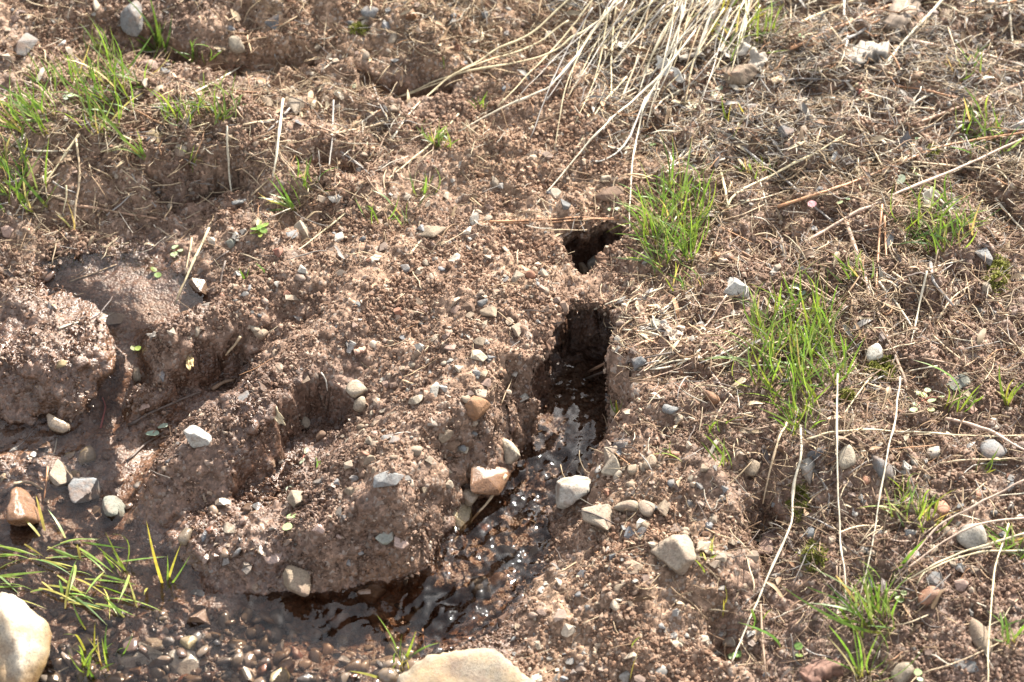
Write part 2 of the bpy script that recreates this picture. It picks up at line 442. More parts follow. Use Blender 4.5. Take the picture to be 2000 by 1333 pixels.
# crumbly relief on the steep faces, pushed sideways
gy_l, gx_l = np.gradient(LID, YS, XS)
slope = np.sqrt(gx_l ** 2 + gy_l ** 2)
steep = sstep(.5, 2.0, slope) * near
lat = steep * (.010 * fbm(GX + .6 * GY, LID * 1.3, .016, 3, 131) + .004 * fbm(GX - .5 * GY, LID * 1.3, .005, 2, 141))
gy_c, gx_c = np.gradient(CAVE, YS, XS)
slc = np.sqrt(gx_c ** 2 + gy_c ** 2)
latc = sstep(.6, 2., slc) * near * (.014 * fbm(GX + .6 * GY, CAVE * 1.2, .018, 3, 151) + .006 * fbm(GX - .5 * GY, CAVE * 1.2, .006, 2, 161))
CSX = latc * gx_c / (slc + 1e-6)
CSY = latc * gy_c / (slc + 1e-6)
SHX = lat * gx_l / (slope + 1e-6)
SHY = lat * gy_l / (slope + 1e-6)
STEEP = Field(sstep(.7, 2.2, slope))

# ---------------------------------------------------------------- materials
def new_mat(name):
    m = bpy.data.materials.new(name)
    m.use_nodes = True
    nt = m.node_tree
    nt.nodes.clear()
    out = nt.nodes.new('ShaderNodeOutputMaterial')
    return m, nt, out


def node(nt, kind, **kw):
    n = nt.nodes.new(kind)
    for k, v in kw.items():
        if k.startswith('i_'):
            key = k[2:]
            n.inputs[int(key) if key.isdigit() else key.replace('_', ' ')].default_value = v
        else:
            setattr(n, k, v)
    return n


def noise_node(nt, scale, detail=4, rough=0.55, coord=None):
    n = node(nt, 'ShaderNodeTexNoise')
    n.inputs['Scale'].default_value = scale
    n.inputs['Detail'].default_value = detail
    n.inputs['Roughness'].default_value = rough
    if coord is not None: nt.links.new(coord, n.inputs['Vector'])
    return n


def ramp(nt, src, stops):
    n = node(nt, 'ShaderNodeValToRGB')
    el = n.color_ramp.elements
    while len(el) < len(stops): el.new(0.5)
    for e, (p, c) in zip(el, stops):
        e.position = p
        e.color = (c, c, c, 1) if isinstance(c, (int, float)) else (*c, 1)
    nt.links.new(src, n.inputs[0])
    return n


def mix(nt, fac, a, b, mode='MIX'):
    n = node(nt, 'ShaderNodeMix', data_type='RGBA', blend_type=mode)
    for sock, v in ((n.inputs[0], fac), (n.inputs[6], a), (n.inputs[7], b)):
        if hasattr(v, 'is_linked'): nt.links.new(v, sock)
        elif isinstance(v, (int, float)): sock.default_value = v
        else: sock.default_value = (*v, 1)
    return n.outputs[2]


def math_n(nt, op, a, b=None, c=None):
    n = node(nt, 'ShaderNodeMath', operation=op)
    for i, v in enumerate((a, b, c)):
        if v is None: continue
        if hasattr(v, 'is_linked'): nt.links.new(v, n.inputs[i])
        else: n.inputs[i].default_value = v
    return n.outputs[0]


def soil_material():
    m, nt, out = new_mat('soil')
    L = nt.links.new
    geo = node(nt, 'ShaderNodeNewGeometry')
    pos = geo.outputs['Position']
    wet = node(nt, 'ShaderNodeAttribute', attribute_name='wet').outputs['Fac']
    dry = node(nt, 'ShaderNodeAttribute', attribute_name='dry').outputs['Fac']
    big = noise_node(nt, 9, 5, .6, pos); mid = noise_node(nt, 55, 5, .65, pos); fine = noise_node(nt, 420, 4, .7, pos)
    pink = mix(nt, ramp(nt, mid.outputs[0], [(.35, 0.), (.65, 1.)]).outputs[0], (.145, .086, .058), (.260, .172, .126))
    tan = mix(nt, ramp(nt, mid.outputs[0], [(.35, 0.), (.65, 1.)]).outputs[0], (.175, .110, .066), (.32, .215, .135))
    c = mix(nt, math_n(nt, 'MULTIPLY_ADD', big.outputs[0], 1.0, math_n(nt, 'SUBTRACT', dry, .6)), pink, tan)
    silt = node(nt, 'ShaderNodeAttribute', attribute_name='silt').outputs['Fac']
    c = mix(nt, silt, c, mix(nt, mid.outputs[0], (.20, .105, .05), (.36, .205, .11)))
    vor = node(nt, 'ShaderNodeTexVoronoi', feature='F1'); vor.inputs['Scale'].default_value = 260; L(pos, vor.inputs['Vector'])
    hue = node(nt, 'ShaderNodeSeparateColor'); L(vor.outputs['Color'], hue.inputs[0])
    grit = ramp(nt, hue.outputs[0], [(0., .62), (.45, .95), (.8, 1.15), (1., 1.7)])
    c = mix(nt, 1.0, c, grit.outputs[0], 'MULTIPLY')
    c = mix(nt, ramp(nt, hue.outputs[1], [(.86, 0.), (.9, .55)]).outputs[0], c, (.36, .31, .26))
    c = mix(nt, ramp(nt, fine.outputs[0], [(.3, .5), (.5, 0.)]).outputs[0], c, (.07, .042, .03))
    wetc = mix(nt, 1.0, c, (.50, .43, .40), 'MULTIPLY')
    c = mix(nt, wet, c, wetc)
    b = node(nt, 'ShaderNodeBsdfPrincipled')
    L(c, b.inputs['Base Color'])
    rr = math_n(nt, 'MULTIPLY_ADD', wet, -0.70, .92)
    rr = math_n(nt, 'MAXIMUM', math_n(nt, 'MULTIPLY_ADD', mid.outputs[0], .25, math_n(nt, 'SUBTRACT', rr, .12)), .11)
    L(rr, b.inputs['Roughness'])
    L(math_n(nt, 'MULTIPLY_ADD', wet, .3, .25), b.inputs['Specular IOR Level'])
    bm = node(nt, 'ShaderNodeBump'); bm.inputs['Strength'].default_value = .75; bm.inputs['Distance'].default_value = .0016
    hsum = math_n(nt, 'ADD', math_n(nt, 'MULTIPLY', fine.outputs[0], .9), math_n(nt, 'MULTIPLY', vor.outputs['Distance'], -.9))
    L(hsum, bm.inputs['Height']); L(bm.outputs[0], b.inputs['Normal'])
    L(b.outputs[0], out.inputs[0])
    return m


def instance_material(name, rough=.85, spec=.3, translucent=0.0, bump=.4):
    """colour and wetness come from the instance (gravel, crumbs, litter)"""
    m, nt, out = new_mat(name)
    L = nt.links.new
    col = node(nt, 'ShaderNodeAttribute', attribute_type='INSTANCER', attribute_name='col')
    wet = node(nt, 'ShaderNodeAttribute', attribute_type='INSTANCER', attribute_name='wet').outputs['Fac']
    tc = node(nt, 'ShaderNodeTexCoord')
    n = noise_node(nt, 2.2, 5, .65, tc.outputs['Object'])
    c = mix(nt, 1.0, col.outputs['Color'], ramp(nt, n.outputs[0], [(.3, .68), (.7, 1.22)]).outputs[0], 'MULTIPLY')
    wetc = mix(nt, 1.0, c, (.55, .48, .44), 'MULTIPLY')
    c = mix(nt, wet, c, wetc)
    b = node(nt, 'ShaderNodeBsdfPrincipled')
    L(c, b.inputs['Base Color'])
    L(math_n(nt, 'MULTIPLY_ADD', wet, .13 - rough, rough), b.inputs['Roughness'])
    L(math_n(nt, 'MULTIPLY_ADD', wet, .25, spec), b.inputs['Specular IOR Level'])
    if bump:
        bm = node(nt, 'ShaderNodeBump'); bm.inputs['Strength'].default_value = bump; bm.inputs['Distance'].default_value = .0008
        n2 = noise_node(nt, 7, 3, .6, tc.outputs['Object'])
        L(n2.outputs[0], bm.inputs['Height']); L(bm.outputs[0], b.inputs['Normal'])
    L(b.outputs[0], out.inputs[0])
    return m


def stone_material(name, rough, spec, speck=True, rim=False):
    m, nt, out = new_mat(name)
    L = nt.links.new
    oi = node(nt, 'ShaderNodeObjectInfo')
    geo = node(nt, 'ShaderNodeNewGeometry')
    pos = geo.outputs['Position']
    a = noise_node(nt, 70, 6, .65, pos); f = noise_node(nt, 420, 5, .7, pos)
    c = mix(nt, 1.0, oi.outputs['Color'], ramp(nt, a.outputs[0], [(.3, .72), (.5, 1.), (.72, 1.18)]).outputs[0], 'MULTIPLY')
    c = mix(nt, 1.0, c, ramp(nt, f.outputs[0], [(.32, .5), (.5, 1.), (.7, 1.15)]).outputs[0], 'MULTIPLY')
    # earth clinging in patches
    d = noise_node(nt, 38, 5, .7, pos)
    c = mix(nt, ramp(nt, d.outputs[0], [(.48, 0.), (.66, .7)]).outputs[0], c, (.19, .125, .09))
    b = node(nt, 'ShaderNodeBsdfPrincipled')
    if rim:
        st = noise_node(nt, 22, 6, .7, pos)
        c = mix(nt, ramp(nt, st.outputs[0], [(.45, 0.), (.68, .75)]).outputs[0], c, (.40, .27, .14))
        at = node(nt, 'ShaderNodeAttribute', attribute_name='wet').outputs['Fac']
        c = mix(nt, at, c, mix(nt, 1.0, c, (.50, .36, .2), 'MULTIPLY'))
        L(math_n(nt, 'MULTIPLY_ADD', at, .25 - rough, rough), b.inputs['Roughness'])
    else:
        b.inputs['Roughness'].default_value = rough
    L(c, b.inputs['Base Color'])
    b.inputs['Specular IOR Level'].default_value = spec
    bm = node(nt, 'ShaderNodeBump'); bm.inputs['Strength'].default_value = .55; bm.inputs['Distance'].default_value = .0015
    L(math_n(nt, 'ADD', f.outputs[0], a.outputs[0]), bm.inputs['Height']); L(bm.outputs[0], b.inputs['Normal'])
    L(b.outputs[0], out.inputs[0])
    return m


def leaf_material(name, rough=.45, trans=.35, tipdry=True, vary=.3):
    m, nt, out = new_mat(name)
    L = nt.links.new
    oi = node(nt, 'ShaderNodeObjectInfo')
    tc = node(nt, 'ShaderNodeTexCoord')
    geo = node(nt, 'ShaderNodeNewGeometry')
    n = noise_node(nt, 160, 4, .6, geo.outputs['Position'])
    c = mix(nt, 1.0, oi.outputs['Color'], ramp(nt, n.outputs[0], [(.3, 1 - vary), (.7, 1 + vary)]).outputs[0], 'MULTIPLY')
    if tipdry:
        sx = node(nt, 'ShaderNodeSeparateXYZ'); L(tc.outputs['Generated'], sx.inputs[0])
        c = mix(nt, ramp(nt, sx.outputs[2], [(0., .75), (.22, 0.), (.86, 0.), (1., .45)]).outputs[0], c, (.36, .27, .09))
    b = node(nt, 'ShaderNodeBsdfPrincipled')
    L(c, b.inputs['Base Color'])
    b.inputs['Roughness'].default_value = rough
    b.inputs['Specular IOR Level'].default_value = .4
    t = node(nt, 'ShaderNodeBsdfTranslucent')
    L(mix(nt, 1.0, c, (1.25, 1.2, .7), 'MULTIPLY'), t.inputs[0])
    ms = node(nt, 'ShaderNodeMixShader'); ms.inputs[0].default_value = trans
    L(b.outputs[0], ms.inputs[1]); L(t.outputs[0], ms.inputs[2]); L(ms.outputs[0], out.inputs[0])
    return m


def straw_material(name, rough=.55):
    m, nt, out = new_mat(name)
    L = nt.links.new
    oi = node(nt, 'ShaderNodeObjectInfo')
    geo = node(nt, 'ShaderNodeNewGeometry')
    n = noise_node(nt, 90, 5, .65, geo.outputs['Position'])
    n2 = noise_node(nt, 600, 3, .6, geo.outputs['Position'])
    c = mix(nt, 1.0, oi.outputs['Color'], ramp(nt, n.outputs[0], [(.28, .55), (.5, 1.), (.75, 1.18)]).outputs[0], 'MULTIPLY')
    c = mix(nt, 1.0, c, ramp(nt, n2.outputs[0], [(.3, .75), (.6, 1.08)]).outputs[0], 'MULTIPLY')
    b = node(nt, 'ShaderNodeBsdfPrincipled')
    L(c, b.inputs['Base Color'])
    b.inputs['Roughness'].default_value = rough
    b.inputs['Specular IOR Level'].default_value = .45
    L(b.outputs[0], out.inputs[0])
    return m


def water_material(name, tint, ripple, scale, strength):
    """a clear film: what lies beneath shows through, the sky mirrors on top by Fresnel"""
    m, nt, out = new_mat(name)
    L = nt.links.new
    geo = node(nt, 'ShaderNodeNewGeometry')
    tr = node(nt, 'ShaderNodeBsdfTransparent')
    dep = node(nt, 'ShaderNodeAttribute', attribute_name='depth').outputs['Fac']   # silt dims the bed with depth
    cc = node(nt, 'ShaderNodeCombineColor')
    for i, v in enumerate(tint): L(math_n(nt, 'POWER', v, math_n(nt, 'MULTIPLY', dep, 48.0)), cc.inputs[i])
    L(cc.outputs[0], tr.inputs[0])
    gl = node(nt, 'ShaderNodeBsdfGlossy'); gl.inputs['Roughness'].default_value = .03
    a = noise_node(nt, scale, 3, .5, geo.outputs['Position'])
    bm = node(nt, 'ShaderNodeBump'); bm.inputs['Strength'].default_value = strength; bm.inputs['Distance'].default_value = ripple
    L(a.outputs[0], bm.inputs['Height'])
    fr = node(nt, 'ShaderNodeFresnel'); fr.inputs[0].default_value = 1.33
    L(bm.outputs[0], gl.inputs['Normal']); L(bm.outputs[0], fr.inputs['Normal'])
    ms = node(nt, 'ShaderNodeMixShader')
    L(fr.outputs[0], ms.inputs[0]); L(tr.outputs[0], ms.inputs[1]); L(gl.outputs[0], ms.inputs[2])
    L(ms.outputs[0], out.inputs[0])
    return m


M_SOIL = soil_material()
M_CRUMB = instance_material('soil_crumb', .95, .15)
M_GRAVEL = instance_material('gravel', .75, .3)
M_LITTER = instance_material('plant_litter', .7, .3, bump=0)
M_STONE = stone_material('stone', .8, .3)
M_WETSTONE = stone_material('wet_stone', .2, .55)
M_RIMSTONE = stone_material('river_boulder', .75, .3, rim=True)
M_GRASS = leaf_material('grass', .42, .38)
M_LEAF = leaf_material('leaf', .5, .3, tipdry=False, vary=.15)
M_STRAW = straw_material('straw')
M_WOOD = straw_material('weathered_wood', .8)
M_STREAM = water_material('stream_water', (.66, .56, .47), .003, 40, .25)
M_FILM = water_material('shallow_water', (.88, .83, .78), .0012, 130, .35)


# ---------------------------------------------------------------- object helpers
def mesh_np(name, V, F, smooth=True, attrs=None):
    """V (n,3), F (m,k) with a fixed k"""
    me = bpy.data.meshes.new(name)
    V = np.asarray(V, np.float32); F = np.asarray(F, np.int32)
    k = F.shape[1]
    me.vertices.add(len(V)); me.vertices.foreach_set('co', V.ravel())
    me.loops.add(F.size); me.loops.foreach_set('vertex_index', F.ravel())
    me.polygons.add(len(F))
    me.polygons.foreach_set('loop_start', np.arange(0, F.size, k, dtype=np.int32))
    me.polygons.foreach_set('loop_total', np.full(len(F), k, np.int32))
    me.polygons.foreach_set('use_smooth', np.full(len(F), smooth, bool))
    for a, v in (attrs or {}).items():
        at = me.attributes.new(a, 'FLOAT', 'POINT'); at.data.foreach_set('value', np.asarray(v, np.float32).ravel())
    me.update(calc_edges=True)
    return me


def link(name, data, mat=None, parent=None, color=None):
    o = bpy.data.objects.new(name, data)
    COL.objects.link(o)
    if mat is not None and data is not None and not data.materials: data.materials.append(mat)
    if parent is not None: o.parent = parent
    if color is not None: o.color = (*color, 1)
    return o


def tag(o, label=None, cat=None, group=None, kind=None):
    if label: o['label'] = label
    if cat: o['category'] = cat
    if group: o['group'] = group
    if kind: o['kind'] = kind
    return o


# ---------------------------------------------------------------- ground
def grid_faces(keep):
    ny, nx = keep.shape
    idx = np.arange((ny + 1) * (nx + 1)).reshape(ny + 1, nx + 1)
    f = np.stack([idx[:-1, :-1], idx[:-1, 1:], idx[1:, 1:], idx[1:, :-1]], -1)
    return f[keep]


def compact(V, F, attrs):
    used = np.zeros(len(V), bool); used[F.ravel()] = True
    remap = np.cumsum(used) - 1
    return V[used], remap[F], {k: v.ravel()[used] for k, v in attrs.items()}


wet_attr = np.clip(REGM[..., 0] + 0.45 * fbm(GX, GY, .05, 3, 91) * (REGM[..., 0] > .12), 0, 1)
wet_attr = np.maximum(wet_attr, sstep(.012, .001, LID - WLEV) * sstep(.2, .5, REGM[..., 0]))
silt_attr = silt_at(*project(np.stack([GX, GY, FINAL], -1))) * np.clip(.8 + .9 * fbm(GX, GY, .05, 3, 97), 0, 1)
dry_attr = np.clip(REGM[..., 3] + .3 * fbm(GX, GY, .08, 2, 95), 0, 1)
open_q = OPEN[:-1, :-1] & OPEN[1:, :-1] & OPEN[:-1, 1:] & OPEN[1:, 1:]
V = np.stack([GX + SHX, GY + SHY, LID], -1).reshape(-1, 3)
F = grid_faces(~open_q)
# lips of the two holes: skirts that run down and back under the crust
ny, nx = open_q.shape
idx = np.arange(V.shape[0]).reshape(GX.shape)
rim = []
oq = np.pad(open_q, 1)
for j, i in zip(*np.nonzero(open_q)):
    if not oq[j, i + 1]: rim.append((idx[j, i + 1], idx[j, i]))
    if not oq[j + 2, i + 1]: rim.append((idx[j + 1, i], idx[j + 1, i + 1]))
    if not oq[j + 1, i]: rim.append((idx[j, i], idx[j + 1, i]))
    if not oq[j + 1, i + 2]: rim.append((idx[j + 1, i + 1], idx[j, i + 1]))
gy_, gx_ = np.gradient(sdh, YS, XS)
rv = sorted({v for e in rim for v in e})
n0 = len(V)
ext = {}
extra = []
for v in rv:
    j, i = divmod(v, GX.shape[1])
    g = np.array([gx_[j, i], gy_[j, i], 0.0]); g /= np.linalg.norm(g) + 1e-9
    P = V[v]
    rr = random.uniform(.7, 1.4)
    ids = []
    for dz, back in ((.006, -.0005), (.014, .003), (.024, .012)):
        ids.append(n0 + len(extra)); extra.append(P + g * (back * rr) - np.array([0, 0, dz * rr]) + np.array([random.uniform(-.001, .001)] * 3))
    ext[v] = ids
sk = []
for a, b in rim:
    A = [a] + ext[a]; B = [b] + ext[b]
    for k in range(3): sk.append((A[k], B[k], B[k + 1], A[k + 1]))
src = [v for v in rv for _ in range(3)]
wa = np.concatenate([wet_attr.ravel(), wet_attr.ravel()[src]]); da = np.concatenate([dry_attr.ravel(), dry_attr.ravel()[src]]); sa = np.concatenate([silt_attr.ravel(), silt_attr.ravel()[src]])
V = np.vstack([V, np.array(extra)]); F = np.vstack([F, np.array(sk)])
V, F, at = compact(V, F, {'wet': wa, 'dry': da, 'silt': sa})
ground = link('ground', mesh_np('ground', V, F, True, at), M_SOIL)
tag(ground, kind='structure')

ck = CAVE_ON[:-1, :-1] | CAVE_ON[1:, 1:]
V = np.stack([GX + CSX, GY + CSY, np.minimum(CAVE, LID - .0025)], -1).reshape(-1, 3)
V, F, at = compact(V, grid_faces(ck), {'wet': np.full(GX.shape, .95), 'dry': dry_attr * .3, 'silt': silt_attr})
tag(link('stream_bed', mesh_np('stream_bed', V, F, True, at), M_SOIL), kind='structure')


# ---------------------------------------------------------------- water
def water_sheet(name, outline, mat, ripple, step=.003, wl=.02, seed=0, use_land=True, calm=False):
    P = at_level(np.array(outline, float)[:, 0], np.array(outline, float)[:, 1],
                 rbf_eval(*[at_level(np.array(outline, float)[:, 0], np.array(outline, float)[:, 1], np.array(outline, float)[:, 2] * KZ / 100)[:, k] for k in (0, 1)], WW, W_WAT, c=.02))
    xs = np.arange(P[:, 0].min(), P[:, 0].max(), step); ys = np.arange(P[:, 1].min(), P[:, 1].max(), step)
    X, Y = np.meshgrid(xs, ys)
    Z = rbf_eval(X, Y, WW, W_WAT, c=.02)
    al, ac = (.45 * X + .9 * Y), (.9 * X - .45 * Y)          # along and across the flow
    wob = .3 * wl * fbm(X, Y, wl * 2, 2, 321 + seed)
    Z = Z + ripple * (fbm(ac * 1.25 + wob, al * .62, wl, 2, 301 + seed) + .6 * fbm(ac * 1.1 + wob, al * .7, wl * .4, 2, 311 + seed))
    if calm:                                         # the current slackens as it spreads over the flat
        qx, qy = project(np.stack([X, Y, Z], -1))
        k_ = np.clip(np.maximum(sstep(760, 900, qx), .25), 0, 1) * (.72 + .28 * sstep(820, 960, qy))
        Z0 = rbf_eval(X, Y, WW, W_WAT, c=.02); Z = Z0 + (Z - Z0) * k_ * (1 + .5 * sstep(900, 1000, qy))
    sdp = poly_sdf(X, Y, P)
    G = land.h(X.ravel(), Y.ravel()).reshape(X.shape)
    keep = (sdp < 0) & (Z > G - .006)
    kq = keep[:-1, :-1] & keep[1:, :-1] & keep[:-1, 1:] & keep[1:, 1:]
    Vw, Fw, at = compact(np.stack([X, Y, Z], -1).reshape(-1, 3), grid_faces(kq), {'depth': np.clip(Z - G, 0, .1)})
    o = link(name, mesh_np(name, Vw, Fw, True, at), mat)
    return tag(o, kind='structure')


water_sheet('stream_water', [(1090,440,-8.2),(1230,440,-8.2),(1230,700,-8.4),(1215,860,-8.6),(1150,930,-8.9),(1150,1040,-9.3),(1090,1150,-9.7),(1000,1225,-9.75),(900,1262,-9.75),(780,1300,-9.75),(760,1340,-9.7),(500,1420,-9.8),(-60,1420,-9.9),(-60,960,-8.6),(60,930,-8.4),(180,960,-8.5),(260,1010,-8.8),(380,1080,-9),(400,1160,-9.3),(520,1160,-9.6),(640,1110,-9.8),(760,1080,-9.75),(830,1040,-9.6),(880,940,-9.2),(985,850,-8.7),(1000,800,-8.5),(1010,700,-8.4),(1060,600,-8.35)], M_STREAM, .0038, step=.0022, wl=.026, seed=1, calm=True)
water_sheet('gully_water', [(-60,780,-7.8),(60,790,-7.9),(140,810,-7.8),(190,750,-7),(225,690,-5.4),(228,640,-4.2),(262,640,-4.2),(270,700,-5.6),(240,790,-7.4),(260,880,-8.1),(240,960,-8.5),(180,960,-8.5),(60,930,-8.4),(-60,960,-8.5)], M_FILM, .0022, wl=.016, seed=3)
water_sheet('puddle_water', [(60,480,-3.2),(240,470,-3.3),(400,540,-3.4),(400,610,-3.4),(300,640,-3.4),(262,640,-4),(228,640,-4),(190,640,-3.6),(60,600,-3.3)], M_FILM, .0006, wl=.03, seed=4)


# ---------------------------------------------------------------- scattered stuff
def protos(name, meshes, mat):
    c = bpy.data.collections.new(name)
    for k, me in enumerate(meshes):
        me.materials.append(mat)
        c.objects.link(bpy.data.objects.new(name, me))
    return c


def rock_mesh(name, seed, sub=2, p=9.0, planes=16, flat=1.0, jit=.25, bump=.05):
    """a pebble: soft intersection of random planes; p sets how sharp its edges are"""
    r = np.random.default_rng(seed)
    bm = bmesh.new()
    bmesh.ops.create_icosphere(bm, subdivisions=sub, radius=1)
    d = np.array([v.co[:] for v in bm.verts])
    n = r.normal(size=(planes, 3)); n /= np.linalg.norm(n, axis=1)[:, None]
    dist = 1 - jit + 2 * jit * r.random(planes)
    s = np.clip(d @ n.T, 0, None) / dist
    rad = (s ** p).sum(1) ** (-1 / p)
    rad = np.clip(rad, .45, 1.7)
    k = r.normal(size=(8, 3)) * 4
    rad *= 1 + bump * np.sin(d @ k.T + r.random(8) * 6).mean(1)
    q = d * rad[:, None]
    q[:, 2] *= flat
    q /= np.abs(q).max(0)[None, :] * np.array([1, 1, 1 / flat])
    for v, c in zip(bm.verts, q): v.co = c
    me = bpy.data.meshes.new(name)
    bm.to_mesh(me); bm.free()
    me.polygons.foreach_set('use_smooth', np.ones(len(me.polygons), bool))
    return me


def hull_mesh(name, seed, flat=.75, pts=13, bevel=.09, skew=.5):
    """a broken, sharp-faced stone: the hull of a few points with worn edges"""
    r = np.random.default_rng(seed)
    bm = bmesh.new()
    d = r.normal(size=(pts, 3)); d /= np.linalg.norm(d, axis=1)[:, None]
    d *= r.uniform(.75, 1.0, (pts, 1))
    d[:, 0] *= 1 + skew * .5 * d[:, 1]
    d[:, 2] *= flat
    for p in d: bm.verts.new(p)
    res = bmesh.ops.convex_hull(bm, input=bm.verts)
    dead = list({g for g in res['geom_interior'] + res['geom_unused'] if isinstance(g, bmesh.types.BMVert)})
    bmesh.ops.delete(bm, geom=dead, context='VERTS')
    bmesh.ops.dissolve_limit(bm, angle_limit=.30, verts=bm.verts, edges=bm.edges)
    if bevel:
        bmesh.ops.bevel(bm, geom=list(bm.edges), offset=bevel, segments=2, affect='EDGES', profile=.6, clamp_overlap=True)
    me = bpy.data.meshes.new(name)
    bm.to_mesh(me); bm.free()
    co = np.empty(len(me.vertices) * 3); me.vertices.foreach_get('co', co); co = co.reshape(-1, 3)
    co -= (co.max(0) + co.min(0)) / 2
    co /= np.abs(co).max(0) * np.array([1, 1, 1 / flat])
    me.vertices.foreach_set('co', co.ravel())
    return me


def crumb_mesh(seed, sub=1):
    me = rock_mesh('crumb', seed, sub, 5, 10, .8, .4, .15)
    me.polygons.foreach_set('use_smooth', np.zeros(len(me.polygons), bool))
    return me


def scatter(name, P, ROT, SC, idx, col, wet, coll):
    me = bpy.data.meshes.new(name)
    n = len(P)
    me.vertices.add(n); me.vertices.foreach_set('co', np.asarray(P, np.float32).ravel())
    for a, t, v, key in (('rot', 'FLOAT_VECTOR', ROT, 'vector'), ('scl', 'FLOAT_VECTOR', SC, 'vector'), ('col', 'FLOAT_VECTOR', col, 'vector'), ('wet', 'FLOAT', wet, 'value'), ('pick', 'INT', idx, 'value')):
        at = me.attributes.new(a, t, 'POINT')
        at.data.foreach_set(key, np.asarray(v, np.int32 if t == 'INT' else np.float32).ravel())
    o = link(name, me)
    ng = bpy.data.node_groups.new(name, 'GeometryNodeTree')
    ng.interface.new_socket('Geometry', in_out='INPUT', socket_type='NodeSocketGeometry')
    ng.interface.new_socket('Geometry', in_out='OUTPUT', socket_type='NodeSocketGeometry')
    gi = ng.nodes.new('NodeGroupInput'); go = ng.nodes.new('NodeGroupOutput')
    ip = ng.nodes.new('GeometryNodeInstanceOnPoints')
    ci = ng.nodes.new('GeometryNodeCollectionInfo')
    ci.inputs['Collection'].default_value = coll
    ci.inputs['Separate Children'].default_value = True
    ci.inputs['Reset Children'].default_value = True
    ip.inputs['Pick Instance'].default_value = True

    def attr(nm, ty):
        a = ng.nodes.new('GeometryNodeInputNamedAttribute'); a.data_type = ty; a.inputs['Name'].default_value = nm
        return a.outputs['Attribute']
    e2r = ng.nodes.new('FunctionNodeEulerToRotation')
    ng.links.new(attr('rot', 'FLOAT_VECTOR'), e2r.inputs[0])
    ng.links.new(gi.outputs[0], ip.inputs['Points']); ng.links.new(ci.outputs[0], ip.inputs['Instance'])
    ng.links.new(e2r.outputs[0], ip.inputs['Rotation']); ng.links.new(attr('scl', 'FLOAT_VECTOR'), ip.inputs['Scale'])
    ng.links.new(attr('pick', 'INT'), ip.inputs['Instance Index'])
    ng.links.new(ip.outputs[0], go.inputs[0])
    md = o.modifiers.new('scatter', 'NODES'); md.node_group = ng
    return tag(o, kind='stuff')


def sample(n, key, seed):
    """random ground points inside the view, kept with probability key(px, py, regions, P)"""
    r = np.random.default_rng(seed)
    X = r.uniform(-.78, .78, n); Y = r.uniform(-.56, .78, n)
    P = np.stack([X, Y, land.h(X, Y)], -1)
    px, py = project(P)
    ok = (px > -60) & (px < 2060) & (py > -70) & (py < 1410)
    P = P[ok]; px = px[ok]; py = py[ok]
    G = regions(P)
    inh = (poly_sdf(P[:, 0], P[:, 1], HOLE1) < .002) | (poly_sdf(P[:, 0], P[:, 1], HOLE2) < .002)
    pr = key(px, py, G, P) * np.where(inh, .12, 1)
    k = r.random(len(P)) < pr
    return P[k], px[k], py[k], G[k], r


def patchy(P, s, seed): return np.clip(.5 + 1.3 * fbm(P[:, 0], P[:, 1], s, 3, seed), 0, 1)


wl_at = lambda P: rbf_eval(P[:, 0], P[:, 1], WW, W_WAT, c=.02)
PAL = np.array([(.205, .140, .108), (.275, .200, .155), (.38, .29, .21), (.46, .38, .29), (.27, .25, .225), (.19, .185, .185), (.33, .30, .26), (.30, .15, .095), (.52, .45, .36), (.15, .095, .07)])


def hillocks(P, s): return P[:, 2] - s


# soil crumbs: the fine, rounded clods everywhere
crumbs = protos('soil_crumb', [crumb_mesh(100 + k) for k in range(8)], M_CRUMB)
P, px, py, G, r = sample(700000, lambda px, py, G, P: np.clip(.1 + 1.0 * patchy(P, .04, 401), 0, 1) * (1 - .95 * sstep(.0, -.004, P[:, 2] - wl_at(P)) * sstep(.4, .8, G[:, 0])) * np.clip(1.05 - .95 * np.exp(-(((px - 240) / 150) ** 2 + ((py - 560) / 70) ** 2)), 0, 1) * (1 - .85 * silt_at(px, py)) * (1 - .7 * sstep(.82, 1, G[:, 0])), 41)
P2, _, _, G2, _ = sample(420000, lambda px, py, G, P: STEEP.h(P[:, 0], P[:, 1]) * .5 * patchy(P, .03, 402), 42)
P2 = P2 + land.normal(P2[:, 0], P2[:, 1], .004) * r.uniform(-.001, .003, (len(P2), 1))
P = np.vstack([P, P2]); G = np.vstack([G, G2])
ri = rng.uniform(0, 1, (26000, 2)) * np.array([.16, .34]) + np.array([wpoly([(1075, 900)])[0, 0] - .02, HOLE2[:, 1].min() - .02])
q = np.minimum(poly_sdf(ri[:, 0], ri[:, 1], HOLE1) - .004, poly_sdf(ri[:, 0], ri[:, 1], HOLE2)) + .9 * .014 * fbm(ri[:, 0], ri[:, 1], .03, 3, 11)
ri = ri[np.abs(q - .001) < .0045]
zr = Field(LID).h(ri[:, 0], ri[:, 1])
Pr = np.stack([ri[:, 0], ri[:, 1], zr - r.uniform(-.001, .010, len(ri))], -1)
P = np.vstack([P, Pr]); G = np.vstack([G, regions(Pr)])
nrim = len(Pr)
n = len(P)
sz = (.0007 + .0020 * r.random(n) ** 3.0) * (.5 + 1.0 * patchy(P, .055, 409))
sz[-nrim:] *= 1.7
CR = np.array([(.165, .100, .068), (.220, .145, .104), (.275, .195, .146), (.11, .066, .046), (.36, .28, .21)])
c = CR[r.choice(5, n, p=[.36, .32, .14, .13, .05])] * (.8 + .4 * r.random((n, 1)))
c = c * (1 - .3 * G[:, 3:4] * np.array([[0, .1, .35]])) * np.where(G[:, 3:4] > .4, 1.12, 1)
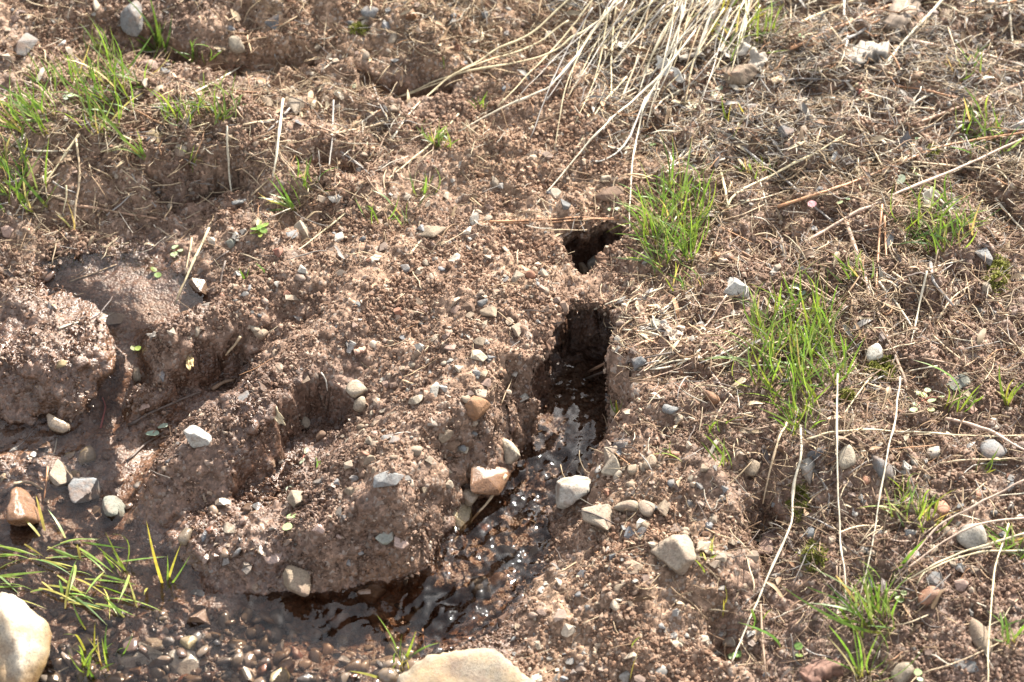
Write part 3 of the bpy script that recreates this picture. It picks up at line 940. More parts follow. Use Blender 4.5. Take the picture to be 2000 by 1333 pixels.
scatter('soil_crumbs', P + np.array([0, 0, 1]) * sz[:, None] * .35, r.uniform(0, 6.28, (n, 3)), sz[:, None] * r.uniform(.6, 1.45, (n, 3)), r.integers(0, 8, n), c, np.clip(G[:, 0] * 1.1 - .05, 0, 1), crumbs)
print('crumbs', n)

# gravel: small stones too many to count
def faceted(me):
    me.polygons.foreach_set('use_smooth', np.zeros(len(me.polygons), bool)); return me


gravel = protos('gravel_stone', [hull_mesh('gravel_stone', 200 + k, (.75, .55, .35)[k % 3], (11, 13, 15)[k % 3], 0) for k in range(9)] + [rock_mesh('gravel_stone', 230 + k, 2, 7, 9, (.7, .5, .38)[k % 3], .34, .03) for k in range(6)], M_GRAVEL)
P, px, py, G, r = sample(80000, lambda px, py, G, P: .19 * G[:, 2] ** 1.6 * np.where((px > 550) & (px < 1050) & (py > 480) & (py < 1100), .6, 1) * np.where((py > 1195) & (px < 820), 3.8, 1) * np.where((px > 820) & (px < 1230) & (P[:, 2] < wl_at(P) + .002), .25, 1) * (.35 + .9 * patchy(P, .05, 403)), 43)
n = len(P)
sz = (.0017 + .0055 * r.random(n) ** 3.4) * np.where((py > 1195) & (px < 820), 1.6, 1)
c = PAL[r.choice(10, n, p=[.12, .17, .20, .11, .12, .08, .10, .04, .04, .02])] * (.62 + .4 * r.random((n, 1))) * np.where((py > 1150) & (px < 850), .85, 1)[:, None]
scatter('gravel', P + np.array([0, 0, 1]) * sz[:, None] * .25, np.stack([r.normal(0, .45, n), r.normal(0, .45, n), r.uniform(0, 6.28, n)], -1), sz[:, None] * r.uniform(.7, 1.35, (n, 3)), np.where((py > 1150) & (px < 850), r.integers(9, 15, n), r.integers(0, 12, n)), c, np.clip(G[:, 0] * 1.1 - .05, 0, 1), gravel)
print('gravel', n)


# dry litter: rootlets, chaff, broken stems, flakes of leaf
def fibre_mesh(seed, curl, seg=6, flat=1.0, taper=True):
    r = np.random.default_rng(seed)
    t = np.linspace(0, 1, seg + 1)
    a = r.normal(0, curl, 2)
    x = t - .5
    y = a[0] * np.sin(t * math.pi * r.uniform(.7, 1.6)) * .35 + .05 * curl * np.sin(t * 9 + r.random() * 6)
    z = a[1] * np.sin(t * math.pi * r.uniform(.6, 1.4)) * .22 + .02
    V = []; F = []
    for k in range(seg + 1):
        w = (.55 + .45 * math.sin(math.pi * min(max(t[k], .08), .92))) if taper else 1
        for (cy, cz) in ((1, 0), (0, flat), (-1, 0), (0, -flat)):
            V.append((x[k], y[k] + .018 * w * cy, z[k] + .018 * w * cz))
    for k in range(seg):
        for q in range(4):
            F.append((k * 4 + q, k * 4 + (q + 1) % 4, k * 4 + 4 + (q + 1) % 4, k * 4 + 4 + q))
    F += [(0, 3, 2, 1), (seg * 4, seg * 4 + 1, seg * 4 + 2, seg * 4 + 3)]
    return mesh_np('fibre', V, F, True)


def flake_mesh(seed):
    r = np.random.default_rng(seed)
    V = []; F = []
    n = 5
    for k in range(n + 1):
        t = k / n
        w = .17 * math.sin(math.pi * (.1 + .85 * t)) * r.uniform(.6, 1.2)
        z = .18 * math.sin(t * 3 + seed) + r.normal(0, .02)
        V += [(t - .5, w, z + .06 * r.random()), (t - .5, 0, z), (t - .5, -w, z + .06 * r.random())]
    for k in range(n):
        for q in range(2): F.append((k * 3 + q, k * 3 + q + 1, k * 3 + q + 4, k * 3 + q + 3))
    return mesh_np('flake', V, F, True)


lit = protos('litter_piece', [fibre_mesh(500 + k, (.15, .5, .9, .35)[k % 4]) for k in range(8)] + [flake_mesh(520 + k) for k in range(4)], M_LITTER)
LP = np.array([(.46, .34, .21), (.56, .45, .30), (.33, .22, .13), (.24, .15, .09), (.60, .53, .42), (.30, .27, .24), (.13, .10, .085), (.42, .23, .12)])
P, px, py, G, r = sample(190000, lambda px, py, G, P: np.clip(G[:, 1] ** 1.5, 0, 1) * np.where(px > 1080, 1, .55) * (.3 + .9 * patchy(P, .06, 405)), 45)
n = len(P)
k = r.choice(12, n, p=[.115] * 8 + [.02] * 4)
ln = (.008 + .045 * r.random(n) ** 2.4) * np.where(k >= 8, .55, 1)
th = np.where(k >= 8, ln * r.uniform(.5, 1.1, n), r.uniform(.014, .045, n) * 1.0)
# thickness scale: proto radius .018
ths = np.where(k >= 8, ln * r.uniform(.6, 1.1, n), (.0004 + .0009 * r.random(n) ** 2) / .018)
nrm = land.normal(P[:, 0], P[:, 1], .012)
scl = np.stack([ln, np.where(k >= 8, ths, np.minimum(ths, ln)), np.where(k >= 8, ln, np.minimum(ths, ln * 1.4))], -1)
up_greys = (px > 1080) & (py < 320)
pw = np.where(up_greys[:, None], np.array([[.10, .14, .10, .08, .20, .22, .10, .06]]), np.array([[.27, .18, .22, .13, .07, .05, .05, .03]]))
low_right = (px > 1400) & (py > 420)
pw = np.where(low_right[:, None], np.array([[.20, .12, .27, .20, .04, .08, .06, .03]]), pw)
cum = np.cumsum(pw / pw.sum(1, keepdims=True), 1)
ci = (r.random((n, 1)) > cum).sum(1).clip(0, 7)
c = LP[ci] * (.45 + .7 * r.random((n, 1)) ** 1.4)
tilt = r.normal(0, .28, n)
scatter('plant_litter', P + nrm * (.0016 + .007 * r.random((n, 1)) ** 2), np.stack([r.normal(0, .6, n), tilt - 0 * n, r.uniform(0, 6.28, n)], -1), scl, k, c, G[:, 0] * .5, lit)
print('litter', n)

# ================================================================ things
MM = DIST * S        # metres per photo pixel at the middle distance


def px_scale(P):
    return float((np.asarray(P) - CAM) @ FWD) * S


C_ = dict(cream=(.56, .47, .35), white=(.74, .71, .64), chalk=(.72, .66, .55), tan=(.43, .33, .23), buff=(.48, .39, .29), grey=(.30, .295, .285),
          bluegrey=(.27, .275, .275), slate=(.17, .172, .18), brown=(.25, .155, .10), orange=(.46, .24, .12), red=(.36, .15, .10), pink=(.50, .34, .27),
          salmon=(.58, .30, .19), greengrey=(.32, .32, .26), ochre=(.45, .34, .18), pale=(.58, .53, .45), dark=(.12, .105, .095), rust=(.36, .19, .10))

ROCKS = {'round': [rock_mesh('stone', 910 + k, 3, 7, 9, .75, .34, .03) for k in range(6)], 'egg': [rock_mesh('pebble', 930 + k, 3, 6, 8, .66, .3, .03) for k in range(6)],
         'knob': [rock_mesh('stone', 950 + k, 3, 9, 11, .8, .45, .04) for k in range(4)],
         'block': [hull_mesh('stone', 960 + k, .8, 12) for k in range(8)], 'wedge': [hull_mesh('stone', 980 + k, .75, 8, .08, .8) for k in range(8)],
         'slab': [hull_mesh('flat_stone', 1000 + k, .34, 12, .07) for k in range(8)], 'chip': [hull_mesh('stone_chip', 1020 + k, .28, 8, .05, .8) for k in range(6)]}
FLAT = dict(round=.75, egg=.7, block=.8, wedge=.75, slab=.34, chip=.28, knob=.8)
ROCK_USE = {}
r3 = random.Random(33)


def place_stone(px, py, w, h, kind, colour, label, wet=False, yaw=None, tilt=.22, group=None, sink=.35, name=None, mesh=None, cat=None):
    w *= 1.12; h *= 1.12
    P, t = land.hit(px, py + h * .22)
    P = P[0]
    k = px_scale(P)
    fl = FLAT[kind]
    a = w * k / 2
    sp, cp = math.sin(PITCH), math.cos(PITCH)
    b = (h * k / 2) / math.sqrt(sp * sp + (fl * cp * (1 - .5 * sink)) ** 2)
    b = min(max(b, .45 * a), 2.2 * a)
    c = fl * (a * b) ** .5
    ms = ROCKS[kind]
    i = ROCK_USE.get(kind, 0); ROCK_USE[kind] = i + 1
    me = mesh or ms[i % len(ms)]
    big = max(w, h) >= 40
    nm = name or ({'chip': 'stone_chip', 'slab': 'flat_stone', 'egg': 'pebble'}.get(kind) or ('stone' if big else 'pebble'))
    o = bpy.data.objects.new(nm, me)
    COL.objects.link(o)
    mat = M_WETSTONE if wet else M_STONE
    if not me.materials: me.materials.append(mat)
    o.material_slots[0].link = 'OBJECT'; o.material_slots[0].material = mat
    v = r3.uniform(.44, .62) * (1.15 if colour in ('chalk', 'white', 'slate') else 1)
    o.color = (C_[colour][0] * v, C_[colour][1] * v, C_[colour][2] * v, 1)
    n = Vector(land.normal(np.array([P[0]]), np.array([P[1]]), .015)[0]).lerp(Vector((0, 0, 1)), .45)
    q = Vector((0, 0, 1)).rotation_difference(n)
    # the long axis stays across the view; the block itself is turned freely about its own up
    spin = Euler((r3.uniform(-tilt, tilt), r3.uniform(-tilt, tilt), yaw if yaw is not None else r3.uniform(-.35, .35))).to_quaternion()
    o.rotation_mode = 'QUATERNION'
    o.rotation_quaternion = q @ spin
    o.scale = (a, b, c / fl)
    o.location = Vector(P) + n * (c * (1 - sink) - .001)
    tag(o, label, cat or ('pebble' if nm == 'pebble' else 'rock' if nm in ('boulder',) else 'stone'), group)
    return o


# --- the two boulders and other big stones, each with a mesh of its own
def boulder(px, py, w, h, seed, p, planes, jit, flat, colour, label, rim_below=None, yaw=0., sink=.3, name='boulder'):
    me = rock_mesh(name, seed, 5, p, planes, flat, jit, .03)
    FLAT['own'] = flat
    co = np.empty(len(me.vertices) * 3); me.vertices.foreach_get('co', co); co = co.reshape(-1, 3)
    nn = fbm(co[:, 0] * 1.0 + co[:, 2] * .7, co[:, 1] + co[:, 2] * .4, .35, 4, seed) * .12 + fbm(co[:, 0] + co[:, 2] * .5, co[:, 1] - co[:, 2] * .6, .09, 3, seed + 3) * .035
    co *= (1 + nn)[:, None]
    me.vertices.foreach_set('co', co.ravel())
    ROCKS['own'] = [me]
    o = place_stone(px, py, w, h, 'own', colour, label, yaw=yaw, tilt=.05, sink=sink, name=name, mesh=me, cat='rock')
    me.update()
    if rim_below is not None:
        bpy.context.view_layer.update()
        M = np.array(o.matrix_world)
        wz = co @ M[2, :3] + M[2, 3]; wx = co @ M[0, :3] + M[0, 3]; wy = co @ M[1, :3] + M[1, 3]
        lev = rbf_eval(wx, wy, WW, W_WAT, c=.02)
        at = me.attributes.new('wet', 'FLOAT', 'POINT')
        at.data.foreach_set('value', sstep(rim_below, rim_below * .35, wz - lev + .012 * fbm(wx, wy, .03, 3, 5)).astype(np.float32))
        o.material_slots[0].material = M_RIMSTONE
    return o


boulder(18, 1262, 165, 190, 5, 6, 12, .18, .8, 'chalk', 'big smooth white boulder with an ochre wet rim, standing in the shallow water', rim_below=.085, sink=.35)
boulder(915, 1372, 275, 165, 9, 22, 11, .3, .5, 'cream', 'wide cream sandstone boulder cut off by the bottom edge of the photo', rim_below=.02, sink=.35)
boulder(1122, 958, 80, 68, 14, 13, 9, .25, .85, 'pale', 'large pale angular stone on the right bank of the stream', sink=.12, name='stone')
boulder(1320, 1076, 84, 62, 21, 16, 9, .32, .6, 'buff', 'largest tan flat-topped rock on the gravel slope right of the stream', sink=.25, name='stone')
boulder(42, 998, 74, 78, 27, 5, 10, .2, .8, 'rust', 'smooth wet orange-brown stone lying at the left edge of the photo', sink=.25, name='stone').material_slots[0].material = M_WETSTONE
boulder(160, 953, 66, 62, 34, 18, 9, .3, .75, 'bluegrey', 'angular blue-grey rock with a flat lit top at the edge of the wet flat', sink=.25, yaw=.3, name='stone')
boulder(220, 990, 46, 62, 38, 5, 9, .25, .8, 'greengrey', 'smooth grey upright pebble just right of the angular blue-grey rock', sink=.2, yaw=-.2, name='stone')
boulder(261, 22, 46, 60, 44, 4, 8, .2, .8, 'grey', 'smooth oval grey-brown stone sticking out of the bank at the top edge', sink=.2, name='stone')
boulder(984, 876, 46, 44, 47, 6, 10, .25, .85, 'cream', 'rounded cream stone sitting on the left lip of the stream below the hole', sink=.15, name='stone')
boulder(386, 852, 48, 48, 52, 8, 11, .45, .8, 'white', 'knobbly white rock on the end of the second mud ridge', sink=.2, yaw=.7, name='stone')
boulder(584, 1128, 56, 52, 57, 7, 10, .28, .85, 'tan', 'rounded brown-tan stone in the wet foot of the main mud ridge', sink=.3, name='stone')
boulder(722, 1159, 56, 44, 61, 6, 10, .3, .8, 'brown', 'wet grey-brown stone at the foot of the ridge beside brown water', sink=.35, name='stone').material_slots[0].material = M_WETSTONE
boulder(1446, 147, 66, 44, 66, 9, 10, .35, .8, 'tan', 'lumpy tan rock half buried beneath dead straw at upper right', sink=.35, name='stone')

# px, py, width, height, shape, colour, wet, label
STONES = [
 (51,83,28,46,'wedge','grey',0,'slanted grey stone in the dark hollow at the upper left'),
 (465,78,32,30,'round','cream',0,'round cream pebble in the upper left shadow band, right of the oval stone'),
 (121,86,18,18,'round','white',0,'small white pebble right of the slanted grey stone'),
 (536,42,28,24,'wedge','bluegrey',0,'bluish grey angular stone near the top edge left of centre'),
 (284,129,44,32,'knob','pink',0,'pinkish red stone among the upper left grass blades'),
 (321,141,22,18,'block','grey',0,'small pale grey stone touching the pinkish red stone on its right'),
 (58,131,15,16,'egg','cream',0,'tiny cream pebble below the slanted grey stone'),
 (488,141,30,24,'slab','tan',0,'tan flat angular stone below the round cream pebble'),
 (518,192,36,18,'slab','tan',0,'long tan slab right of the upper left grass'),
 (573,206,30,28,'wedge','buff',0,'buff angular stone with a pink top, right of the long tan slab'),
 (300,268,34,30,'block','ochre',0,'ochre-tan block at the top of the overhanging clod with grass'),
 (356,292,24,22,'round','buff',0,'rounded buff pebble on the overhanging clod of soil'),
 (63,331,34,46,'block','brown',0,'brown squarish block at the left edge among grass'),
 (464,391,26,15,'slab','grey',0,'flat grey stone right of the dark hollow under the clod'),
 (189,8,14,22,'egg','cream',0,'thin cream pebble at the top edge, left of the oval stone'),
 (109,31,24,18,'chip','pale',0,'pale grey stone chip near the top left corner'),
 (111,12,14,15,'egg','cream',0,'small cream pebble just above the pale chip in the top left corner'),
 (592,447,32,26,'block','cream',0,'cream blocky stone on the edge above the first mud ridge'),
 (568,460,22,24,'wedge','bluegrey',0,'bluish grey stone leaning on the cream blocky stone'),
 (659,465,20,26,'block','pale',0,'pale upright block stone under the long straw, upper centre left'),
 (15,448,22,18,'block','pink',0,'small pinkish stone at the left edge above the puddle'),
 (723,17,34,26,'round','grey',0,'smooth grey pebble at the top edge centre left'),
 (802,20,24,24,'wedge','rust',0,'reddish brown stone at the top edge, right of the grey pebble'),
 (847,35,20,22,'round','buff',0,'buff pebble at the top edge, right of the reddish brown stone'),
 (713,42,14,22,'egg','cream',0,'narrow cream pebble below the smooth grey pebble at the top'),
 (793,52,13,13,'egg','cream',0,'tiny cream pebble below the reddish brown stone'),
 (765,70,15,28,'egg','buff',0,'elongated buff pebble in the upper centre soil bank'),
 (990,163,18,18,'chip','slate',0,'slate grey chip in chaff beneath the straw stalks'),
 (932,172,15,12,'egg','tan',0,'small tan pebble left of the slate chip under the straws'),
 (770,208,17,30,'egg','buff',0,'long buff oval pebble left of the crossing straw tips'),
 (927,425,20,28,'wedge','pale',0,'pale pointed stone at the left end of the red needles'),
 (951,426,20,14,'egg','buff',0,'buff oval pebble at the left tip of the red needles'),
 (844,446,48,28,'slab','tan',0,'tan angular slab on the crest above the main mud ridge'),
 (967,353,20,16,'round','buff',0,'buff pebble on the bare soil above the upper hole'),
 (1191,379,58,22,'slab','brown',0,'long flat brown stone on the bank above the upper hole'),
 (1105,397,16,20,'block','grey',0,'small grey block left of the long flat brown stone'),
 (934,340,18,18,'wedge','rust',0,'reddish stone left of the buff pebble above the upper hole'),
 (1184,347,20,15,'egg','cream',0,'cream pebble right above the long flat brown stone'),
 (698,331,16,13,'egg','white',0,'small white pebble beside dark twigs left of centre'),
 (1591,43,32,22,'block','pale',0,'pale grey block stone among dry litter near the top right'),
 (1534,257,28,26,'block','bluegrey',0,'blue-grey cube-shaped stone among brown litter at the right'),
 (1427,303,28,18,'egg','brown',0,'brown egg-shaped pebble beside the grey twig'),
 (1735,208,17,18,'round','cream',0,'cream pebble above the dark pyramid-shaped slate'),
 (1982,182,26,22,'block','buff',0,'buff block at the right edge near the orange root'),
 (1633,305,18,24,'knob','white',0,'white knobbly stone among brown litter below the cube stone'),
 (1850,22,36,34,'slab','tan',0,'tan slab at the top edge right of the dead wood stump'),
 (1760,99,30,20,'slab','grey',0,'flat grey stone under the straw below the wood stump'),
 (384,645,16,15,'block','buff',0,'buff cube on the first mud ridge'),
 (393,560,44,32,'block','brown',1,'smooth wet brown stone at the right end of the puddle'),
 (213,617,58,22,'slab','tan',1,'wet tan flat stone on the lip where the puddle spills'),
 (510,652,34,20,'egg','tan',0,'larger tan pebble in the groove between the first two ridges'),
 (500,640,26,15,'egg','buff',0,'smaller buff pebble touching the larger tan one in the ridge groove'),
 (578,614,26,14,'chip','grey',0,'grey chip at the top of the groove between the first two ridges'),
 (545,492,20,18,'block','red',0,'brick red small stone above the first mud ridge'),
 (453,472,17,16,'block','greengrey',0,'greenish grey small block above the puddle end'),
 (478,776,26,22,'wedge','grey',0,'grey angular stone on the flank of the second ridge'),
 (282,791,18,14,'chip','pink',0,'reddish chip in the wet ground between the gully and ridge'),
 (592,823,24,18,'egg','buff',0,'buff oval pebble inside the dark alcove of the main ridge'),
 (626,850,20,18,'round','brown',0,'brown pebble inside the dark alcove, lower right'),
 (696,760,36,32,'round','cream',0,'upper cream pebble of the touching pair above the alcove'),
 (703,783,30,28,'round','buff',0,'lower buff pebble of the touching pair above the alcove'),
 (169,888,36,28,'round','ochre',1,'wet yellowish stone above the blue-grey rock'),
 (122,928,42,46,'block','buff',0,'buff blocky stone left of the blue-grey rock'),
 (120,709,22,18,'knob','ochre',0,'yellow lichen-coloured pebble in the left mud block'),
 (32,752,13,10,'chip','red',1,'tiny red chip on the shaded face of the left mud block'),
 (28,876,20,17,'knob','white',1,'white pebble in shallow water at the left edge'),
 (112,824,50,26,'round','tan',1,'tan stone lying in the pool below the gully'),
 (270,724,18,24,'round','buff',0,'buff pebble on the snout of the first ridge'),
 (314,723,14,30,'chip','slate',1,'shiny dark slate sliver on the snout of the first ridge'),
 (686,664,20,24,'chip','grey',0,'grey chip in the groove left of the main ridge top'),
 (591,523,15,14,'block','pale',0,'pale little block near the top of the first ridge'),
 (1010,541,22,24,'wedge','buff',0,'buff pointed stone below and left of the upper hole'),
 (1052,547,13,22,'chip','grey',0,'thin grey stone between the pointed stone and the holes'),
 (1155,510,18,28,'wedge','pale',0,'pale upright stone in the mouth of the upper hole'),
 (1138,520,15,16,'block','tan',0,'small tan stone in the lower rim of the upper hole'),
 (944,589,22,15,'egg','grey',0,'small grey pebble high on the main ridge'),
 (916,600,24,20,'block','brown',0,'brown stone left of the small grey pebble on the main ridge'),
 (955,611,32,18,'wedge','tan',0,'tan stone right below the small grey pebble on the main ridge'),
 (1010,643,20,24,'wedge','buff',0,'buff wedge near the left lip of the lower hole'),
 (936,691,34,16,'slab','cream',0,'flat cream stone lying alone in the middle of the main ridge'),
 (911,648,11,24,'chip','pale',0,'thin pale sliver on the main ridge above the flat cream stone'),
 (840,724,15,18,'wedge','grey',0,'grey pointed pebble left of the flat cream stone'),
 (849,757,20,26,'wedge','pale',0,'pale pointed stone below the grey pointed pebble'),
 (866,757,13,18,'wedge','white',0,'whitish small stone right of the pale pointed stone'),
 (812,777,32,18,'slab','cream',0,'cream slab on the ridge left of the pale pointed stone'),
 (907,777,28,14,'egg','tan',0,'tan oval pebble just above the orange-brown rock'),
 (927,793,52,32,'block','orange',0,'orange-brown angular rock near the left bank of the channel'),
 (938,765,26,16,'slab','buff',0,'buff flat stone behind the orange-brown rock'),
 (964,821,18,22,'block','brown',1,'wet brown block in the cracked bank below the orange-brown rock'),
 (844,823,24,17,'egg','pale',0,'pale oval pebble on the lower main ridge'),
 (869,847,28,20,'wedge','tan',0,'tan wedge on the lower main ridge, left of the rounded cream stone'),
 (883,865,30,15,'slab','brown',0,'brown flat stone under the tan wedge'),
 (812,881,40,18,'egg','buff',0,'long buff pebble on the lower main ridge'),
 (1027,769,20,22,'chip','pale',0,'pale blue-white chip at the left water edge of the channel'),
 (1246,709,30,20,'block','bluegrey',0,'blue slate block at the right bank under the twig'),
 (1312,797,34,22,'egg','grey',0,'grey oval pebble on the soil right of the channel'),
 (1325,818,18,20,'round','buff',0,'buff pebble below the grey oval pebble right of the channel'),
 (1221,864,42,17,'slab','grey',0,'long grey stone at the right water edge'),
 (1197,886,32,26,'wedge','buff',0,'uppermost buff stone of the group above the large pale stone'),
 (930,728,17,14,'block','grey',0,'small grey stone under the flat cream one on the main ridge'),
 (1285,631,36,18,'slab','greengrey',0,'greenish flat stone under dry grass right of the lower hole'),
 (1150,908,58,26,'slab','pale',0,'pale slab lying just behind the large pale stone'),
 (1197,910,36,34,'wedge','cream',0,'cream angular stone at the right end of the pale slab'),
 (1170,1013,64,40,'wedge','buff',0,'buff wedge-shaped rock below the large pale stone'),
 (1219,988,54,24,'knob','cream',0,'cream elongated stone right of the large pale stone'),
 (1265,993,30,30,'round','buff',0,'round buff stone right of the cream elongated stone'),
 (1297,992,26,24,'wedge','tan',0,'tan stone at the right end of the row beside the large pale stone'),
 (1234,912,22,22,'round','tan',0,'round tan pebble right of the cream angular stone'),
 (1254,911,13,24,'egg','buff',0,'narrow buff pebble in the group behind the large pale stone'),
 (1269,900,26,22,'round','tan',0,'tan pebble at the right end of the group behind the large pale stone'),
 (1237,1103,32,20,'slab','tan',0,'tan flat stone below left of the largest tan rock'),
 (1209,1145,18,20,'egg','tan',0,'tan pebble in the gravel slope, upper of two below the rocks'),
 (1198,1178,22,24,'egg','buff',0,'buff pebble in the gravel slope, lower of two below the rocks'),
 (1066,1140,14,14,'egg','chalk',0,'tiny bright white pebble on the gravel right of the stream'),
 (758,931,60,19,'slab','grey',0,'long grey slate slab on the lower main ridge'),
 (689,956,36,18,'slab','tan',0,'tan flat stone left of the grey slate slab'),
 (752,1043,34,20,'slab','greengrey',1,'wet greenish flat stone on the front slope of the main ridge'),
 (782,1056,28,20,'block','pink',1,'wet pinkish stone beside the greenish flat stone'),
 (724,893,26,20,'block','tan',0,'tan block on the lower main ridge above the slate slab'),
 (916,970,38,30,'egg','tan',1,'wet long tan stone under the left bank, in the stream edge'),
 (957,928,92,40,'slab','rust',1,'large wet orange-brown slab on the left bank of the stream'),
 (893,1006,60,36,'slab','ochre',1,'wet yellow-brown flaky stone at the left edge of the stream'),
 (996,1082,52,32,'round','bluegrey',1,'grey stone in the rapids of the stream'),
 (943,1138,48,38,'round','grey',1,'grey stone in the stream where it widens'),
 (972,1134,36,30,'round','brown',1,'brown stone in the stream right of the grey one'),
 (943,1030,32,22,'block','red',1,'dark red stone in the stream below the leaning stick'),
 (816,1184,24,24,'egg','greengrey',1,'greenish pebble in the brown water bend'),
 (233,939,19,15,'round','rust',1,'reddish pebble right of the blue-grey rock'),
 (578,972,32,34,'block','buff',0,'buff block standing above the pair of round green leaves'),
 (402,1036,14,30,'chip','slate',1,'dark slate sliver on the wet foot of the second ridge'),
 (384,1079,20,13,'egg','bluegrey',1,'blue-grey pebble on the wet flat left of the ridge foot'),
 (384,1153,46,18,'chip','bluegrey',1,'blue slate chip sticking out of the wet flat'),
 (447,1030,22,14,'slab','buff',0,'buff flat chip on the front of the second ridge'),
 (365,1036,24,38,'round','tan',1,'wet upright tan stone at the foot of the second ridge'),
 (367,1257,36,24,'block','ochre',1,'yellow-tan stone under the shallow water at the bottom left'),
 (303,1253,38,24,'slab','tan',1,'tan flat stone under the shallow water beside the yellow-tan one'),
 (275,1277,90,44,'slab','pale',1,'whitish flat stone under water, left of two at the bottom'),
 (366,1292,92,40,'slab','pale',1,'whitish flat stone under water, right of two at the bottom'),
 (488,1320,38,30,'block','tan',1,'tan block under water at the bottom edge'),
 (543,1322,44,28,'round','ochre',1,'ochre round stone under water at the bottom edge'),
 (578,1275,28,20,'round','red',1,'reddish round stone under the shallow water near the bottom'),
 (391,1199,46,34,'wedge','brown',1,'brown stone breaking the shallow water left of the bend'),
 (660,1205,64,40,'slab','pink',1,'large pinkish flat stone under water at the bend'),
 (673,1247,28,20,'round','tan',1,'tan round stone under water below the pinkish flat stone'),
 (532,1083,36,20,'slab','pink',1,'wet pinkish flat stone on the front of the ridge'),
 (1815,1163,44,34,'round','salmon',0,'salmon orange pebble in shade at the lower right'),
 (1508,1053,46,46,'slab','pink',0,'pinkish tan slab beside the leaning straw at lower right'),
 (1899,1047,58,40,'knob','pale',0,'pale mottled stone under the orange straws at lower right'),
 (1938,881,48,40,'round','grey',0,'grey mottled stone near the right edge'),
 (1820,879,30,26,'round','pale',0,'pale round pebble left of the grey mottled stone'),
 (1653,887,34,38,'round','cream',0,'cream round stone behind a thin upright straw, right'),
 (1596,882,34,20,'wedge','slate',0,'dark slate stone left of the cream round stone'),
 (1579,916,34,36,'block','pale',0,'pale blocky stone beside the thick pale stalk'),
 (1721,908,42,38,'round','grey',0,'round grey stone behind the second upright straw'),
 (1467,905,30,34,'knob','tan',0,'tan knobbly stone at the top of the dark gully'),
 (1587,1036,22,20,'round','bluegrey',0,'blue-grey pebble among moss at lower right'),
 (1718,1039,18,30,'egg','bluegrey',0,'upright blue-grey pebble against the second upright straw'),
 (1907,1239,46,58,'egg','tan',0,'large tan oval stone at the lower right edge'),
 (1767,1314,46,36,'round','buff',0,'buff grey stone at the bottom right edge'),
 (1839,993,26,32,'round','salmon',0,'salmon pebble behind the grass at right'),
 (1690,932,18,17,'round','salmon',0,'small salmon pebble below the round grey stone'),
 (1829,1133,28,28,'slab','grey',0,'grey slab leaning above the salmon orange pebble'),
 (1878,1140,26,18,'block','pink',0,'pink block right of the grey slab at lower right'),
 (1699,1117,20,40,'chip','grey',0,'upright grey chip left of the bottom grass tuft'),
 (1854,1036,26,17,'egg','buff',0,'buff pebble left of the pale mottled stone'),
 (1771,909,20,15,'block','pale',0,'pale small block right of the round grey stone'),
 (1882,1300,54,18,'slab','grey',0,'long grey flat stone near the bottom right corner'),
 (1543,1090,13,12,'egg','grey',0,'small grey pebble below the pinkish tan slab'),
 (1900,1110,24,20,'knob','buff',0,'buff knobbly stone below the pale mottled stone'),
 (1422,1252,30,28,'knob','greengrey',0,'greenish mossy stone at the lower end of the dark gully'),
 (1441,556,46,34,'block','white',0,'large whitish stone with a flat right side, above the big grass tuft'),
 (1706,686,34,26,'round','chalk',0,'pure white pebble right of the big grass tuft'),
 (1399,497,15,16,'block','orange',0,'small orange block right of the main grass tuft'),
 (1459,490,13,17,'block','pale',0,'small pale block above the large whitish stone'),
 (1390,772,26,25,'round','rust',0,'rust-brown round pebble left of the big grass tuft'),
 (1706,731,17,11,'chip','slate',0,'slate chip in moss under the pure white pebble'),
 (1919,499,27,28,'wedge','grey',0,'grey angular stone near the right edge, above the moss'),
 (1928,562,22,21,'block','buff',0,'buff block right of the moss near the right edge'),
 (1737,460,18,28,'wedge','bluegrey',0,'blue-grey upright stone left of the right-hand grass tuft'),
 (1870,743,44,22,'slab','greengrey',0,'grey-tan flat stone beside the arching blade at right'),
 (1896,511,19,16,'round','pink',0,'pink pebble left of the grey angular stone at right'),
 (1713,757,18,15,'egg','pale',0,'pale pebble below the moss patch'),
 (1668,1000,16,14,'egg','white',0,'little white pebble in the shade between two upright straws'),
]
for (px, py, w, h, kind, colour, wet, label) in STONES:
    place_stone(px, py, w, h, kind, colour, label, wet=bool(wet), sink=.85 if 'whitish flat' in label or 'pinkish flat stone under' in label else .55)

# the slate pyramid standing on its base
bm = bmesh.new()
for q in [(-.95, -.75, -.2), (.85, -.85, -.2), (1.0, .6, -.2), (-.6, .8, -.2), (-.98, -.7, .15), (.9, -.8, .25), (1.0, .5, .3), (-.6, .75, .2), (.12, .05, 2.1), (.18, .12, 2.05)]: bm.verts.new(q)
bmesh.ops.convex_hull(bm, input=bm.verts)
bmesh.ops.dissolve_limit(bm, angle_limit=.1, verts=bm.verts, edges=bm.edges)
bmesh.ops.bevel(bm, geom=list(bm.edges), offset=.06, segments=2, affect='EDGES', clamp_overlap=True)
pyr = bpy.data.meshes.new('stone'); bm.to_mesh(pyr); bm.free()
o = link('stone', pyr, M_STONE, None, (.125, .128, .135))
P_ = land.hit(1766, 288)[0][0]; k_ = px_scale(P_)
o.location = P_; o.scale = (17 * k_, 15 * k_, 18.5 * k_); o.rotation_euler = (0, .05, .5)
tag(o, 'dark slate stone shaped like a pyramid at the upper right', 'stone')

